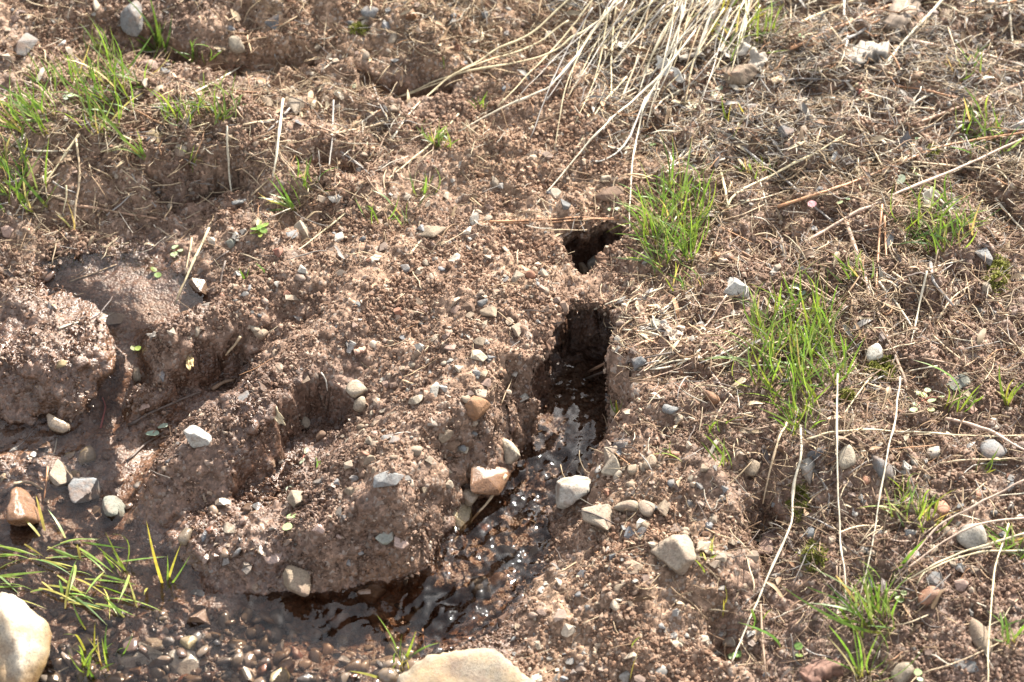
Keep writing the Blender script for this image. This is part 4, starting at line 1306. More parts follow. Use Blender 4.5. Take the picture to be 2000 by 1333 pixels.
# --- countable smaller pebbles, alike within each patch
sm = {'round': [rock_mesh('pebble', 1500 + i, 2, 8, 9, .72, .35, .03) for i in range(5)], 'block': [hull_mesh('pebble', 1520 + i, .7, 11, .08) for i in range(7)], 'chip': [hull_mesh('pebble', 1540 + i, .35, 9, .06) for i in range(5)]}
PATCHES = [
 # centre, radii, count, palette, size range, place in words, wet
 (880,640,190,150,32,('grey','buff','tan','cream','pink','pale'),(11,18),'scattered on the dry top of the main mud ridge',0),
 (800,860,130,110,26,('buff','tan','cream','grey','pink'),(11,20),'in the gravel of the lower main ridge',0),
 (1300,1010,150,110,22,('buff','tan','cream','grey'),(11,20),'on the gravel slope around the large pale stone',0),
 (1230,1260,260,90,14,('tan','grey','buff'),(10,15),'in the dry gravel at the bottom, right of the stream',0),
 (350,1290,330,55,30,('tan','brown','grey','rust','dark','brown'),(16,30),'on the bed of the shallow water at the bottom left',1),
 (560,1060,160,80,16,('brown','grey','pink'),(11,20),'stuck in the wet front of the mud ridges',1),
 (120,940,150,90,12,('tan','ochre','brown'),(12,22),'on the left wet flat above the grey rock',1),
 (1740,980,240,140,18,('grey','pale','buff','bluegrey'),(12,22),'among dry stems at the lower right',0),
 (1650,560,330,120,10,('grey','buff','pale'),(11,18),'among dry litter on the right slope',0),
 (780,60,260,60,12,('cream','buff','grey'),(11,18),'in the soil bank along the top edge',0),
 (250,240,250,180,10,('buff','cream','grey'),(11,18),'among the grass of the upper left slope',0),
 (1800,70,190,70,8,('grey','buff','bluegrey'),(11,18),'in the litter of the top right corner',0),
]
for (cx, cy, rx, ry, n, pal, (s0, s1), where, wet) in PATCHES:
    for k in range(n):
        for _ in range(20):
            u = r3.uniform(-1, 1); v = r3.uniform(-1, 1)
            px, py = cx + rx * u, cy + ry * v
            if u * u + v * v > 1.2 or not (-5 < px < 2005 and -5 < py < 1338): continue
            if any(abs(px - q[0]) < q[2] * .6 and abs(py - q[1]) < q[3] * .6 for q in STONES): continue
            P = land.hit(px, py)[0][0]
            if min(poly_sdf(np.array([[P[0]]]), np.array([[P[1]]]), H)[0, 0] for H in (HOLE1, HOLE2)) < .004: continue
            break
        kd = r3.choice(('round', 'block', 'block', 'chip'))
        w = r3.uniform(s0, s1)
        c_ = r3.choice(pal); cw = {'greengrey': 'greenish', 'bluegrey': 'bluish grey'}.get(c_, c_)
        label = f'small {"wet " if wet else ""}{cw} {dict(round="round", block="angular", chip="flat")[kd]} pebble {where}'
        group = f'{cw} pebbles {where}'
        FLAT['sm'] = {'round': .75, 'block': .7, 'chip': .35}[kd]; ROCKS['sm'] = sm[kd]
        place_stone(px, py, w, w * r3.uniform(.6, 1.1), 'sm', c_, label, wet=bool(wet), group=group, name='pebble', tilt=.4, sink=.75 if 'shallow' in where else .38, yaw=r3.uniform(0, 6.28))

# ---------------------------------------------------------------- straws, twigs, roots, needles
r4 = random.Random(44)


def catmull(P, n):
    P = np.asarray(P, float)
    if len(P) == 2:
        return P[0] + (P[1] - P[0]) * np.linspace(0, 1, n)[:, None]
    Q = np.vstack([2 * P[0] - P[1], P, 2 * P[-1] - P[-2]])
    out = []
    for t in np.linspace(0, len(P) - 1 - 1e-9, n):
        i = int(t); u = t - i
        a, b, c, d = Q[i], Q[i + 1], Q[i + 2], Q[i + 3]
        out.append(.5 * ((2 * b) + (c - a) * u + (2 * a - 5 * b + 4 * c - d) * u * u + (3 * b - a - 3 * c + d) * u ** 3))
    return np.array(out)


def tube(name, pts, rad, sides=6, flat=1.0, taper=(1., .6), knots=()):
    pts = np.asarray(pts, float)
    n = len(pts)
    T = np.gradient(pts, axis=0); T /= np.linalg.norm(T, axis=1)[:, None] + 1e-12
    V = []
    for k in range(n):
        t = T[k]
        a = np.cross(t, (0, 0, 1.0)); a /= np.linalg.norm(a) + 1e-9
        b = np.cross(a, t)
        u = k / (n - 1)
        rr = rad * (taper[0] + (taper[1] - taper[0]) * u) * (1 + .10 * math.sin(k * 2.3))
        for q in knots:
            rr *= 1 + .55 * math.exp(-((u - q) * n / 1.1) ** 2)
        for s in range(sides):
            an = 2 * math.pi * s / sides
            V.append(pts[k] + rr * (math.cos(an) * a + flat * math.sin(an) * b))
    F = []
    for k in range(n - 1):
        for s in range(sides):
            F.append((k * sides + s, k * sides + (s + 1) % sides, (k + 1) * sides + (s + 1) % sides, (k + 1) * sides + s))
    m = len(V)
    V += [pts[0], pts[-1]]
    me = bpy.data.meshes.new(name)
    tri = [(m, (s + 1) % sides, s) for s in range(sides)] + [(m + 1, (n - 1) * sides + s, (n - 1) * sides + (s + 1) % sides) for s in range(sides)]
    me.from_pydata([tuple(v) for v in V], [], F + tri)
    me.polygons.foreach_set('use_smooth', np.ones(len(me.polygons), bool))
    return me


def sight_path(pts, lift0=.001, lift1=.001, hug=.55, n=None, wob=.0):
    """a stem laid over the ground along photo positions: straight-ish, resting on the high points"""
    pts = np.array(pts, float)
    L = np.linalg.norm(np.diff(pts, axis=0), axis=1).sum()
    n = n or int(min(28, max(6, L / 14)))
    c = catmull(pts, n)
    if wob: c = c + np.stack([np.convolve([r4.gauss(0, wob) for _ in range(n + 2)], [.3, .4, .3], 'valid') for _ in (0, 1)], 1)
    P, t = land.hit(c[:, 0], c[:, 1])
    u = np.linspace(0, 1, n)
    tf = np.polyval(np.polyfit(u, t, 2 if n > 8 else 1), u)
    tt = tf * (1 - hug) + t * hug
    d = ray(c[:, 0], c[:, 1])
    lift = lift0 + (lift1 - lift0) * u
    tt = np.minimum(tt, t + .002) - lift
    k = np.ones(5) / 5
    if n > 8: tt = np.convolve(np.pad(tt, 2, 'edge'), k, 'valid')
    return CAM + d * tt[:, None]


SC_ = dict(straw=(.60, .50, .31), pale=(.58, .51, .38), white=(.60, .55, .47), grey=(.30, .27, .24), brown=(.27, .175, .11), dark=(.12, .088, .07), orange=(.45, .235, .12), tan=(.47, .35, .22), red=(.33, .085, .07), pinkish=(.50, .36, .27), root=(.36, .22, .14))
# name, colour, width px, label, points, lift of the two ends in mm
STEMS = [
 ('straw','straw',6,'long straw reaching farthest left from the dead clump, kinked in the middle',[(1125,-15),(1041,63),(967,99),(872,155),(773,192)],(40,3)),
 ('straw','straw',5,'straw beneath the farthest left straw, tip resting on dark soil',[(1110,40),(1034,92),(904,136),(819,201),(805,214)],(30,2)),
 ('straw','straw',6,'straw running low and parallel below the kinked long straws',[(1180,35),(1122,72),(1048,113),(890,146),(775,191)],(35,3)),
 ('straw','pale',7,'thick bent straw ending above the small green blades left of centre',[(1210,-10),(1137,95),(1094,148),(1063,176),(985,208),(884,264)],(40,3)),
 ('straw','straw',5,'very long straw slanting down from the bank to the first mud ridge',[(897,222),(840,282),(742,363),(650,437),(561,508)],(2,1)),
 ('straw','pale',6,'long pale straw pointing down toward the upper hole',[(1360,60),(1267,169),(1200,226),(1130,303),(1038,411)],(45,2)),
 ('straw','pale',5,'thin pale straw hanging down right beside the upper hole',[(1320,106),(1264,190),(1250,243),(1235,317),(1230,455)],(45,6)),
 ('straw','straw',5,'straw between the two long ones pointing to the upper hole',[(1225,150),(1172,212),(1122,300)],(20,2)),
 ('straw','white',5,'hooked whitish stem curving left above the flat brown stone',[(1262,190),(1246,229),(1221,282),(1186,309),(1154,314),(1137,307)],(20,3)),
 ('straw','straw',4,'upright thin straw crossing the dead clump vertically',[(1205,-10),(1195,90),(1195,176),(1197,254)],(30,2)),
 ('pine_needle','orange',6,'lower orange red needle of the pair lying left of the upper hole',[(943,436),(1056,436),(1140,430),(1221,429)],(1,2)),
 ('pine_needle','orange',5,'upper orange red needle of the pair lying left of the upper hole',[(950,433),(1060,431),(1150,425),(1200,426)],(3,4)),
 ('pine_needle','orange',7,'upper orange straw crossing the right slope diagonally',[(1519,405),(1688,347),(1836,289),(2010,256)],(2,18)),
 ('straw','pinkish',8,'thick pinkish straw below the orange one on the right slope',[(1560,482),(1635,437),(1709,397),(1850,338),(2010,264)],(2,18)),
 ('straw','straw',6,'straw with a curled lower end above the big grass tuft',[(1420,405),(1441,377),(1547,324),(1653,264)],(1,6)),
 ('twig','grey',9,'long dark grey twig running down the right slope beside the main tuft',[(1300,190),(1385,243),(1466,300),(1561,374),(1593,405),(1640,440)],(2,1)),
 ('root','pinkish',7,'pale arched root at the right edge under the orange root',[(1776,78),(1864,95),(1940,112),(2010,128)],(2,4)),
 ('root','tan',6,'thin tan root crossing below the pale arched one at the right edge',[(1770,104),(1847,95),(1940,124),(2010,146)],(2,3)),
 ('root','root',11,'thick brown orange root coming in from the right edge',[(2010,163),(1900,201),(1783,243)],(3,0)),
 ('straw','pale',7,'pale straw slanting down from the top edge right of the wood stump',[(1850,-8),(1759,88),(1702,162)],(8,1)),
 ('straw','orange',8,'orange tan stalk slanting up to the wood stump',[(1543,95),(1638,53),(1765,0)],(2,10)),
 ('straw','straw',6,'straw above the orange tan stalk near the top edge',[(1487,81),(1600,28),(1690,-8)],(2,10)),
 ('straw','grey',6,'grey stalk crossing below the wood stump',[(1748,14),(1670,67),(1614,99)],(5,2)),
 ('straw','white',5,'whitish stem hanging from the top edge left of the stump',[(1648,-10),(1650,40),(1653,85),(1620,140)],(10,2)),
 ('twig','brown',6,'dark brown twig lying level below the knotty wood',[(1543,136),(1653,150),(1765,155)],(2,2)),
 ('twig','dark',6,'dark level twig above the blue-grey cube stone',[(1494,229),(1617,231),(1716,236)],(2,2)),
 ('root','pale',6,'pale root hanging at the top right corner',[(1968,-8),(1975,50),(1981,95)],(4,2)),
 ('straw','tan',4,'thin brown stem between the cube stone and the pyramid slate',[(1667,233),(1706,293),(1751,381)],(3,2)),
 ('straw','tan',4,'thin level stem right of the main grass tuft',[(1300,293),(1476,282),(1600,292),(1698,303)],(2,3)),
 ('straw','tan',4,'thin level stem under the thick pinkish straw at the right edge',[(1751,314),(1880,326),(2010,336)],(4,4)),
 ('straw','pale',6,'short pale stalk at the right edge above the right grass',[(1945,388),(1975,425),(2006,455)],(4,4)),
 ('straw','white',8,'broad whitish straw at the right edge over the orange one',[(2010,232),(1945,263)],(14,4)),
 ('straw','tan',4,'thin stem hanging down from the tan slab at top right',[(1850,53),(1864,90),(1869,127)],(4,2)),
 ('pine_needle','orange',5,'left orange needle of the looped pair right of the big tuft',[(1723,400),(1716,500),(1712,560),(1720,605),(1735,614),(1745,598)],(4,3)),
 ('pine_needle','orange',5,'right orange needle of the looped pair right of the big tuft',[(1728,420),(1731,490),(1731,550)],(5,3)),
 ('stalk','brown',11,'long flat brown stalk running down right of the big grass tuft',[(1652,430),(1670,483),(1706,589),(1734,659),(1776,765)],(4,2)),
 ('pine_needle','root',5,'reddish brown needle lying above the big grass tuft',[(1450,492),(1547,539),(1610,572),(1660,606)],(3,3)),
 ('pine_needle','root',5,'second reddish brown needle just below its twin above the big tuft',[(1448,500),(1545,545),(1612,580),(1655,610)],(3,3)),
 ('straw','pale',5,'pale stem crossing the flat brown stalk from left to right',[(1716,550),(1758,603),(1794,656)],(6,2)),
 ('straw','pale',4,'thin leaning straw right of the flat brown stalk',[(1811,529),(1795,600),(1776,677)],(12,2)),
 ('twig','grey',9,'thick bent grey stem below the right-hand grass tuft',[(1818,515),(1823,545),(1836,568),(1861,598)],(3,2)),
 ('straw','tan',5,'tan stem between the pale crossing stem and bent grey stem',[(1744,532),(1801,578),(1829,624)],(4,2)),
 ('straw','pale',5,'left of two long upright straws at the lower right',[(1636,730),(1634,863),(1640,1039),(1653,1178)],(30,4)),
 ('straw','straw',5,'straw slanting from the moss patch down to the pale stalk',[(1702,737),(1639,821)],(8,2)),
 ('straw','pale',5,'right of two long upright straws at the lower right',[(1758,735),(1749,820),(1730,899),(1709,1029),(1679,1178)],(30,4)),
 ('straw','tan',6,'leaning brown straw at the head of the dark gully',[(1535,825),(1519,863),(1490,985)],(14,3)),
 ('straw','pale',7,'thick whitish stalk under the big tuft, bending down the gully',[(1563,830),(1565,895),(1548,965),(1543,1029),(1500,1127),(1455,1230),(1427,1297)],(14,4)),
 ('straw','straw',5,'level straw crossing the upright straws below the big tuft',[(1575,857),(1653,841),(1758,841),(1899,853),(2010,850)],(10,8)),
 ('straw','pinkish',9,'thick pinkish stalk entering at the right edge below the green seedling',[(1847,818),(1899,830),(1950,850),(2010,882)],(6,8)),
 ('twig','brown',5,'brown twig left of the gully head',[(1448,843),(1526,830)],(3,3)),
 ('straw','tan',5,'short tan stem at the right above the pinkish stalk',[(1822,656),(1850,680),(1878,705)],(4,2)),
 ('twig','brown',6,'short brown twig below the tan stem at the right',[(1804,701),(1840,707),(1878,716)],(3,2)),
 ('straw','pinkish',7,'short pinkish straw left of the big grass tuft',[(1392,733),(1415,758),(1434,779)],(3,2)),
 ('twig','root',9,'orange brown twig sticking out over the water of the lower hole',[(1150,725),(1200,700),(1250,671),(1290,655)],(10,3)),
 ('twig','dark',7,'dark twig below the orange brown one at the right bank',[(1140,740),(1214,712),(1285,693),(1330,688)],(8,3)),
 ('straw','pale',5,'short pale straw spanning the right rim of the lower hole',[(1160,604),(1195,590),(1223,580)],(4,2)),
 ('straw','pinkish',6,'upper arching straw from the bottom tuft to the right edge',[(2010,935),(1899,990),(1829,1032),(1741,1138)],(35,6)),
 ('straw','pinkish',6,'second arching straw from the bottom tuft to the right edge',[(2010,1009),(1899,1029),(1794,1092),(1748,1142)],(30,6)),
 ('straw','straw',6,'third arching straw from the bottom tuft to the right edge',[(2010,1040),(1864,1085),(1755,1142)],(26,6)),
 ('straw','straw',5,'lowest arching straw behind the pale mottled stone',[(1985,1078),(1920,1078),(1864,1092),(1810,1116),(1790,1140)],(24,4)),
 ('straw','straw',5,'long thin upright straw near the right edge at the bottom',[(1970,1022),(1942,1124),(1933,1230),(1928,1345)],(16,26)),
 ('straw','tan',4,'thin low straw at the bottom right corner',[(1804,1314),(1880,1290),(1952,1258)],(4,4)),
 ('straw','brown',6,'brown upright stem in the dark hollow at the bottom right',[(1487,1180),(1489,1250),(1497,1325)],(4,14)),
 ('straw','tan',5,'level tan straw near the grey mottled stone at right',[(1836,905),(1900,898),(2010,896)],(4,6)),
 ('straw','brown',8,'brown arched stalk in the upper left grass',[(39,159),(78,173),(116,219),(138,256)],(4,2)),
 ('straw','pale',7,'upright pale straw right of the overhanging clod',[(554,192),(543,270),(532,355)],(26,2)),
 ('straw','pale',5,'thin pale straw hanging in front of the dark hollow',[(444,247),(447,320),(452,388)],(18,6)),
 ('straw','straw',6,'straw leaning down left of the overhanging clod',[(155,261),(108,330),(60,404)],(10,2)),
 ('straw','tan',6,'tan straw bending down the upper left slope to the puddle',[(148,271),(155,346),(147,400),(145,452)],(8,2)),
 ('root','root',8,'brown root lying below the overhanging clod',[(102,395),(212,411),(290,425),(355,436)],(2,1)),
 ('straw','pale',7,'pale bent straw at the left edge beside the brown block',[(30,286),(80,296),(141,293)],(3,3)),
 ('straw','straw',6,'short straw at the lower left of the overhanging clod',[(247,346),(265,372),(285,393)],(4,2)),
 ('straw','tan',5,'tan straw slanting up right of the dark hollow',[(490,383),(535,345),(580,316)],(3,2)),
 ('straw','straw',5,'level straw in the middle of the upper left grass',[(240,215),(290,205),(340,204)],(4,3)),
 ('straw','tan',4,'thin level straw above the upper left grass',[(95,152),(140,148),(196,153)],(4,3)),
 ('straw','tan',5,'tan straw right of the top of the overhanging clod',[(476,243),(530,234),(585,229)],(4,3)),
 ('straw','pale',5,'pale straw slanting right of the grass blades at upper left',[(367,187),(415,162),(469,130)],(4,3)),
 ('twig','grey',5,'grey upright stem right of the pale straw at upper left',[(652,197),(648,270),(642,356)],(14,2)),
 ('twig','brown',7,'thick brown stalk left of the small green blades, centre',[(713,236),(750,275),(793,316)],(3,2)),
 ('twig','brown',5,'thinner brown stalk crossing beside the thick brown one',[(745,257),(775,282),(803,301)],(4,2)),
 ('straw','tan',6,'tan stem slanting up to the crossing straws, left of centre',[(640,265),(720,248),(803,226)],(3,2)),
 ('straw','pale',6,'pale stem below the crossing straw tips',[(764,270),(785,240),(818,201)],(4,2)),
 ('twig','brown',4,'thin brown stem upright above the small left blades',[(851,247),(843,310),(837,372)],(5,2)),
 ('straw','straw',7,'long straw leaning into the right end of the puddle',[(408,446),(370,529),(339,600)],(16,1)),
 ('straw','tan',6,'short tan straw just left of the one leaning into the puddle',[(374,465),(369,500),(362,534)],(10,2)),
 ('straw','tan',5,'tan straw floating across the puddle mud',[(136,551),(180,535),(228,517)],(2,2)),
 ('twig','dark',6,'dark twig sloping to the brown stone at the puddle',[(446,492),(405,522),(360,562)],(3,1)),
 ('twig','dark',7,'dark wet upright twig right of the puddle stone',[(440,510),(434,540),(430,565)],(8,1)),
 ('straw','tan',9,'broken tan stub in the groove of the first ridge',[(469,658),(455,676),(441,694)],(8,1)),
 ('twig','dark',9,'dark wet twig in the flat below the first ridge',[(250,830),(310,800),(390,768)],(2,2)),
 ('twig','dark',8,'dark wet twig beside the grey-green leaf pair',[(250,900),(285,868),(330,838)],(2,2)),
 ('stalk','red',5,'pink red seedling stem standing in the left gully',[(197,838),(203,810),(204,790),(198,774)],(2,12)),
 ('straw','pale',7,'short pale straw on the top of the left mud block',[(115,642),(135,634),(153,629)],(2,2)),
 ('straw','orange',6,'orange straw upright at the left wet flat',[(93,912),(90,950),(85,984)],(14,1)),
 ('twig','tan',12,'curved brown strip above the orange-brown stone at the left edge',[(28,948),(53,943),(83,958)],(4,3)),
 ('twig','tan',9,'tan stick leaning over the stream on the left bank',[(992,928),(943,993),(881,1066)],(14,3)),
 ('straw','pinkish',6,'short pinkish straw standing at the bottom by the cream boulder',[(825,1226),(827,1250),(828,1271)],(16,1)),
 ('twig','brown',13,'brown wood piece lying at the mouth of the first groove',[(412,762),(435,748),(458,742)],(3,3)),
 ('straw','white',5,'bent white rootlet on the flank of the second ridge',[(627,728),(636,745),(641,764)],(3,2)),
 ('straw','tan',7,'tan splinter on the lower main ridge right of the cream pebbles',[(785,745),(803,750),(822,753)],(2,2)),
 ('straw','white',5,'straight white straw on the lower main ridge',[(770,848),(790,847),(812,846)],(2,2)),
 ('straw','tan',8,'tan wood splinter near the top of the main ridge',[(800,500),(812,485),(823,470)],(3,2)),
 ('twig','brown',5,'dark twig on the right bank beside the large pale stone',[(1095,935),(1110,915),(1124,892)],(4,3)),
 ('straw','pale',5,'thin pale straw sunk in the shallow water at the bottom left',[(90,1325),(150,1295),(215,1265)],(3,3)),
 ('twig','brown',6,'brown twig under the shallow water crossing the whitish flat stone',[(232,1255),(262,1272),(290,1292)],(3,3)),
]


def make_stem(name, colour, wpx, label, pts, lift, cat=None, group=None, mat=None):
    P = sight_path(pts, lift[0] / 1000, lift[1] / 1000, hug=.35 if len(pts) < 5 else .45, wob=1.6)
    k = px_scale(P[len(P) // 2])
    L = np.linalg.norm(np.diff(P, axis=0), axis=1).sum()
    flat = .35 if name == 'stalk' and colour == 'brown' else .9
    c0 = P.mean(0)
    me = tube(name, P - c0, wpx * k * .46, 6, flat, (1., .62), knots=(r4.uniform(.25, .4), r4.uniform(.6, .8)) if name == 'straw' and L > .08 else ())
    v = r4.uniform(.82, 1.02)
    o = link(name, me, mat or M_STRAW, None, tuple(x * v for x in SC_[colour]))
    o.location = c0
    return tag(o, label, cat or {'straw': 'straw', 'twig': 'twig', 'root': 'root', 'stalk': 'stalk', 'pine_needle': 'needle'}[name], group)


for st in STEMS:
    far = st[4][0][0] > 1380 or st[4][-1][0] > 1700
    make_stem(st[0], st[1], st[2] * (1.02 if far and st[4][0][1] < 700 else .82), st[3], st[4], tuple(q + 4 for q in st[5]) if far else st[5])

# --- the dead, bleached grass clump hanging in from the top edge: one plant with many stems
root_P = land.hit(1440, -60)[0][0]
clump = link('dead_grass_clump', None)
clump.location = root_P
tag(clump, 'bleached dead grass clump with many pale stems hanging in from the top edge', 'dead grass')


def clump_stem(pts, wpx, colour, lift, parent):
    P = sight_path(pts, lift[0] / 1000, lift[1] / 1000, hug=.3, wob=1.2)
    k = px_scale(P[len(P) // 2])
    me = tube('stem', P - np.array(parent.location), wpx * k * .46, 5, .8, (1., .55), knots=(r4.uniform(.3, .7),))
    v = r4.uniform(.8, 1.05)
    return link('stem', me, M_STRAW, parent, tuple(x * v for x in SC_[colour]))


for k in range(78):
    u = r4.random() ** .85
    x0 = 1150 + 330 * u + r4.uniform(-12, 12)
    y0 = r4.uniform(-25, 20)
    ln = r4.uniform(90, 300) * (1.05 - .25 * u)
    ang = math.radians(r4.gauss(124 - 8 * u, 14))
    x1 = x0 + ln * math.cos(ang); y1 = y0 + ln * math.sin(ang)
    bx, by = r4.gauss(0, 8), r4.gauss(0, 8)
    clump_stem([(x0, y0), ((x0 + x1) / 2 + bx, (y0 + y1) / 2 + by), (x1, y1)], r4.uniform(1.9, 4.4), r4.choice(['pale', 'tan', 'straw', 'white', 'straw', 'pale', 'grey']), (r4.uniform(20, 70), r4.uniform(1, 16)), clump)

# --- loose straws and stems too many to name one by one but still countable
LOOSE = [
 # centre, radii, n, colours, length range, mean direction deg, spread, place
 (1330,220,150,90,44,('white','pale','grey'),(50,120),120,30,'tangled below the bleached clump'),
 (1650,110,330,110,64,('straw','tan','pale','grey','orange'),(50,150),165,32,'in the litter at the top right'),
 (1650,320,330,110,52,('tan','straw','brown','pale'),(40,120),160,45,'on the right slope'),
 (1330,650,110,70,44,('pale','brown','pinkish','grey'),(50,130),155,22,'in the matted dry grass right of the lower hole'),
 (1620,700,220,130,32,('pale','tan','brown'),(40,110),150,50,'around the big grass tuft'),
 (1850,620,150,130,28,('tan','pale','grey','brown'),(40,110),60,50,'near the right edge, middle height'),
 (1760,980,230,120,30,('tan','pale','grey','pinkish'),(40,110),150,55,'among the lower right pebbles'),
 (250,300,240,110,40,('tan','straw','brown','grey'),(40,110),60,70,'on the upper left slope'),
 (620,290,140,90,30,('tan','brown','grey'),(40,100),55,50,'in the dark litter left of centre'),
 (1620,1200,170,110,12,('brown','tan','grey'),(40,100),20,60,'in the dark hollow at the lower right'),
]
REST_V, REST_F, REST_C = [], [], []
for cx, cy, rx, ry, n, cols, (l0, l1), mean, spread, where in LOOSE:
    for k in range(n):
        x = cx + rx * r4.uniform(-1, 1); y = cy + ry * r4.uniform(-1, 1)
        single = k < n * .52
        ln = r4.uniform(l0, l1) * (1.15 if single else .8); a = math.radians(r4.gauss(mean, spread))
        dx, dy = math.cos(a) * ln / 2, math.sin(a) * ln / 2 * .8
        bx, by = r4.gauss(0, ln * .06), r4.gauss(0, ln * .06)
        c = r4.choice(cols)
        pts = [(x - dx, y - dy), (x + bx, y + by), (x + dx, y + dy)]
        lift = (r4.uniform(1, 9), r4.uniform(1, 5))
        if single:
            make_stem('straw', c, r4.uniform(2.2, 4.8), f'loose {c} dry stem {where}', pts, lift, group=f'loose {c} stems {where}')
        else:
            P = sight_path(pts, lift[0] / 1000, lift[1] / 1000, hug=.35, wob=1.6)
            w = r4.uniform(1.8, 3.6) * px_scale(P[0]) * .46
            m = len(P); off = len(REST_V)
            for i in range(m):
                t_ = P[min(i + 1, m - 1)] - P[max(i - 1, 0)]
                s_ = np.cross(t_, (0, 0, 1.)); s_ /= np.linalg.norm(s_) + 1e-9
                for q in (s_ * w, np.array([0, 0, w]), -s_ * w, np.array([0, 0, -w])): REST_V.append(P[i] + q)
            for i in range(m - 1):
                for q in range(4): REST_F.append((off + i * 4 + q, off + i * 4 + (q + 1) % 4, off + i * 4 + 4 + (q + 1) % 4, off + i * 4 + 4 + q))
tag(link('dry_stems', mesh_np('dry_stems', REST_V, REST_F, True), M_STRAW, None, SC_['tan']), kind='stuff')


# ---------------------------------------------------------------- grass
def blade_mesh(seed, bend, droop):
    n = 7
    V = []
    for k in range(n + 1):
        s = k / n
        w = .5 * (1 - s ** 2.6) * (.62 + .38 * min(1, s * 4))
        y = bend * 4 * s * (1 - s) + droop * .5 * math.sin(s * math.pi * 1.6) * s
        x = .03 * math.sin(s * 4 + seed)
        V += [(x * .5, y, s, -w, .22), (x * .5, y, s, 0, 0), (x * .5, y, s, w, .22)]
    return V, [(k * 3 + q, k * 3 + q + 1, k * 3 + q + 4, k * 3 + q + 3) for k in range(n) for q in range(2)]


# width runs along X (scaled apart), so the blade mesh is kept with unit width and unit length
BLADES = []
for k, (b, d) in enumerate([(.02, 0), (.05, .02), (.09, 0), (.13, .03), (.18, .0), (.07, .12), (.24, .05), (.04, -.05), (.11, .08), (.15, -.04)]):
    V, F = blade_mesh(k, b, d)
    BLADES.append(mesh_np('blade', [(x + wx, y + abs(wx) * 0, z) for (x, y, z, wx, f) in V], F, True))
GC = dict(fresh=(.13, .225, .040), lime=(.19, .27, .050), deep=(.085, .145, .035), yellow=(.32, .29, .06), blue=(.15, .205, .085), dry=(.42, .34, .17))
r5 = random.Random(55)


def add_blade(parent, base, tip, wpx, colour, bend=None, up=None):
    base = np.asarray(base); tip = np.asarray(tip)
    v = tip - base
    L = np.linalg.norm(v)
    z = Vector(v / L)
    upv = Vector(up if up is not None else (r5.gauss(0, .6), r5.gauss(0, .6), 1.0))
    y = (upv - z * upv.dot(z))
    if y.length < 1e-4: y = Vector((1, 0, 0)) - z * z.x
    y.normalize()
    a = r5.gauss(0, .5)
    x = y.cross(z)
    x, y = x * math.cos(a) + y * math.sin(a), y * math.cos(a) - x * math.sin(a)
    w = wpx * px_scale(base)
    me = BLADES[bend if bend is not None else r5.randrange(len(BLADES))]
    o = bpy.data.objects.new('blade', me)
    COL.objects.link(o)
    if not me.materials: me.materials.append(M_GRASS)
    o.parent = parent
    M = Matrix(((x.x * w, y.x * L, z.x * L, base[0] - parent.location.x), (x.y * w, y.y * L, z.y * L, base[1] - parent.location.y), (x.z * w, y.z * L, z.z * L, base[2] - parent.location.z), (0, 0, 0, 1)))
    o.matrix_local = M
    v = r5.uniform(.75, 1.25)
    c = GC[colour]
    o.color = (c[0] * v * r5.uniform(.9, 1.15), c[1] * v, c[2] * v, 1)
    return o


def rise(base, dx, dy, depth=0.0):
    """point dx, dy photo pixels from base, standing up over it"""
    k = px_scale(base)
    return np.asarray(base) + RIGHT * dx * k + np.array([0, depth, 0]) * 1.0 + np.array([0, 0, 1.0]) * (-dy * k / CP) + np.array([0, 0, 1.]) * (-depth * math.sin(PITCH) / CP)


def tuft(cx, cy, rx, ry, n, length, lean, width, colours, label, explicit=(), spread=.55, rise_f=1.0):
    n = int(n * (1.3 if n < 12 else 1.6) + .5); length *= 1.25; rx *= 1.08; ry *= 1.08; width *= .62
    P0 = land.hit(cx, cy)[0][0]
    t = link('grass_tuft', None)
    t.location = P0
    tag(t, label, 'grass')
    for k in range(n):
        while True:
            u, v = r5.uniform(-1, 1), r5.uniform(-1, 1)
            if u * u + v * v <= 1: break
        b = land.hit(cx + rx * u, cy + ry * v)[0][0]
        b = b - np.array([0, 0, .002])
        ln = length * r5.uniform(.5, 1.2)
        a = r5.gauss(lean, spread)                   # radians from straight up, positive to the right
        dx, dy = ln * math.sin(a), -ln * max(math.cos(a), .12) * rise_f
        add_blade(t, b, rise(b, dx, dy, r5.gauss(0, .012)), width * r5.uniform(.65, 1.2), r5.choice(tuple(colours) * 2 + ('dry',)))
    for e in explicit:
        (bx, by), (tx, ty) = e[0], e[1]
        b = land.hit(bx, by)[0][0] - np.array([0, 0, .002])
        add_blade(t, b, rise(b, tx - bx, ty - by, r5.gauss(0, .006)), width * (e[3] if len(e) > 3 else 1.15), r5.choice(colours), bend=e[2] if len(e) > 2 else None)
    return t


FG = ('fresh', 'fresh', 'lime', 'deep', 'blue'); FL = ('fresh', 'lime', 'lime', 'yellow')
tuft(312,108,14,8,5,60,-.1,8,FG,'tall upright grass tuft right of the pinkish red stone at the upper left',[((312,106),(300,-15)),((310,104),(250,-8)),((314,106),(342,28)),((308,100),(240,54)),((318,116),(355,140)),((306,98),(268,92))])
tuft(208,116,22,8,8,62,-.25,7,FG,'small upright grass tuft left of the pinkish red stone',[((215,112),(162,68)),((208,108),(190,48))])
tuft(205,215,55,55,46,80,-.35,6.5,FG,'broad loose grass patch in the middle of the upper left slope',[((280,312),(125,112)),((195,160),(126,112)),((250,290),(200,225))])
tuft(70,240,45,26,30,70,-.75,7,FG,'dense bent grass patch at the left edge of the upper slope',[((60,205),(-5,160)),((80,230),(38,165)),((40,250),(-8,195))])
tuft(392,122,20,6,6,34,.1,6,FG,'tiny grass tuft right of the tall upright one',[((392,124),(390,82)),((400,124),(430,95)),((388,120),(345,102))])
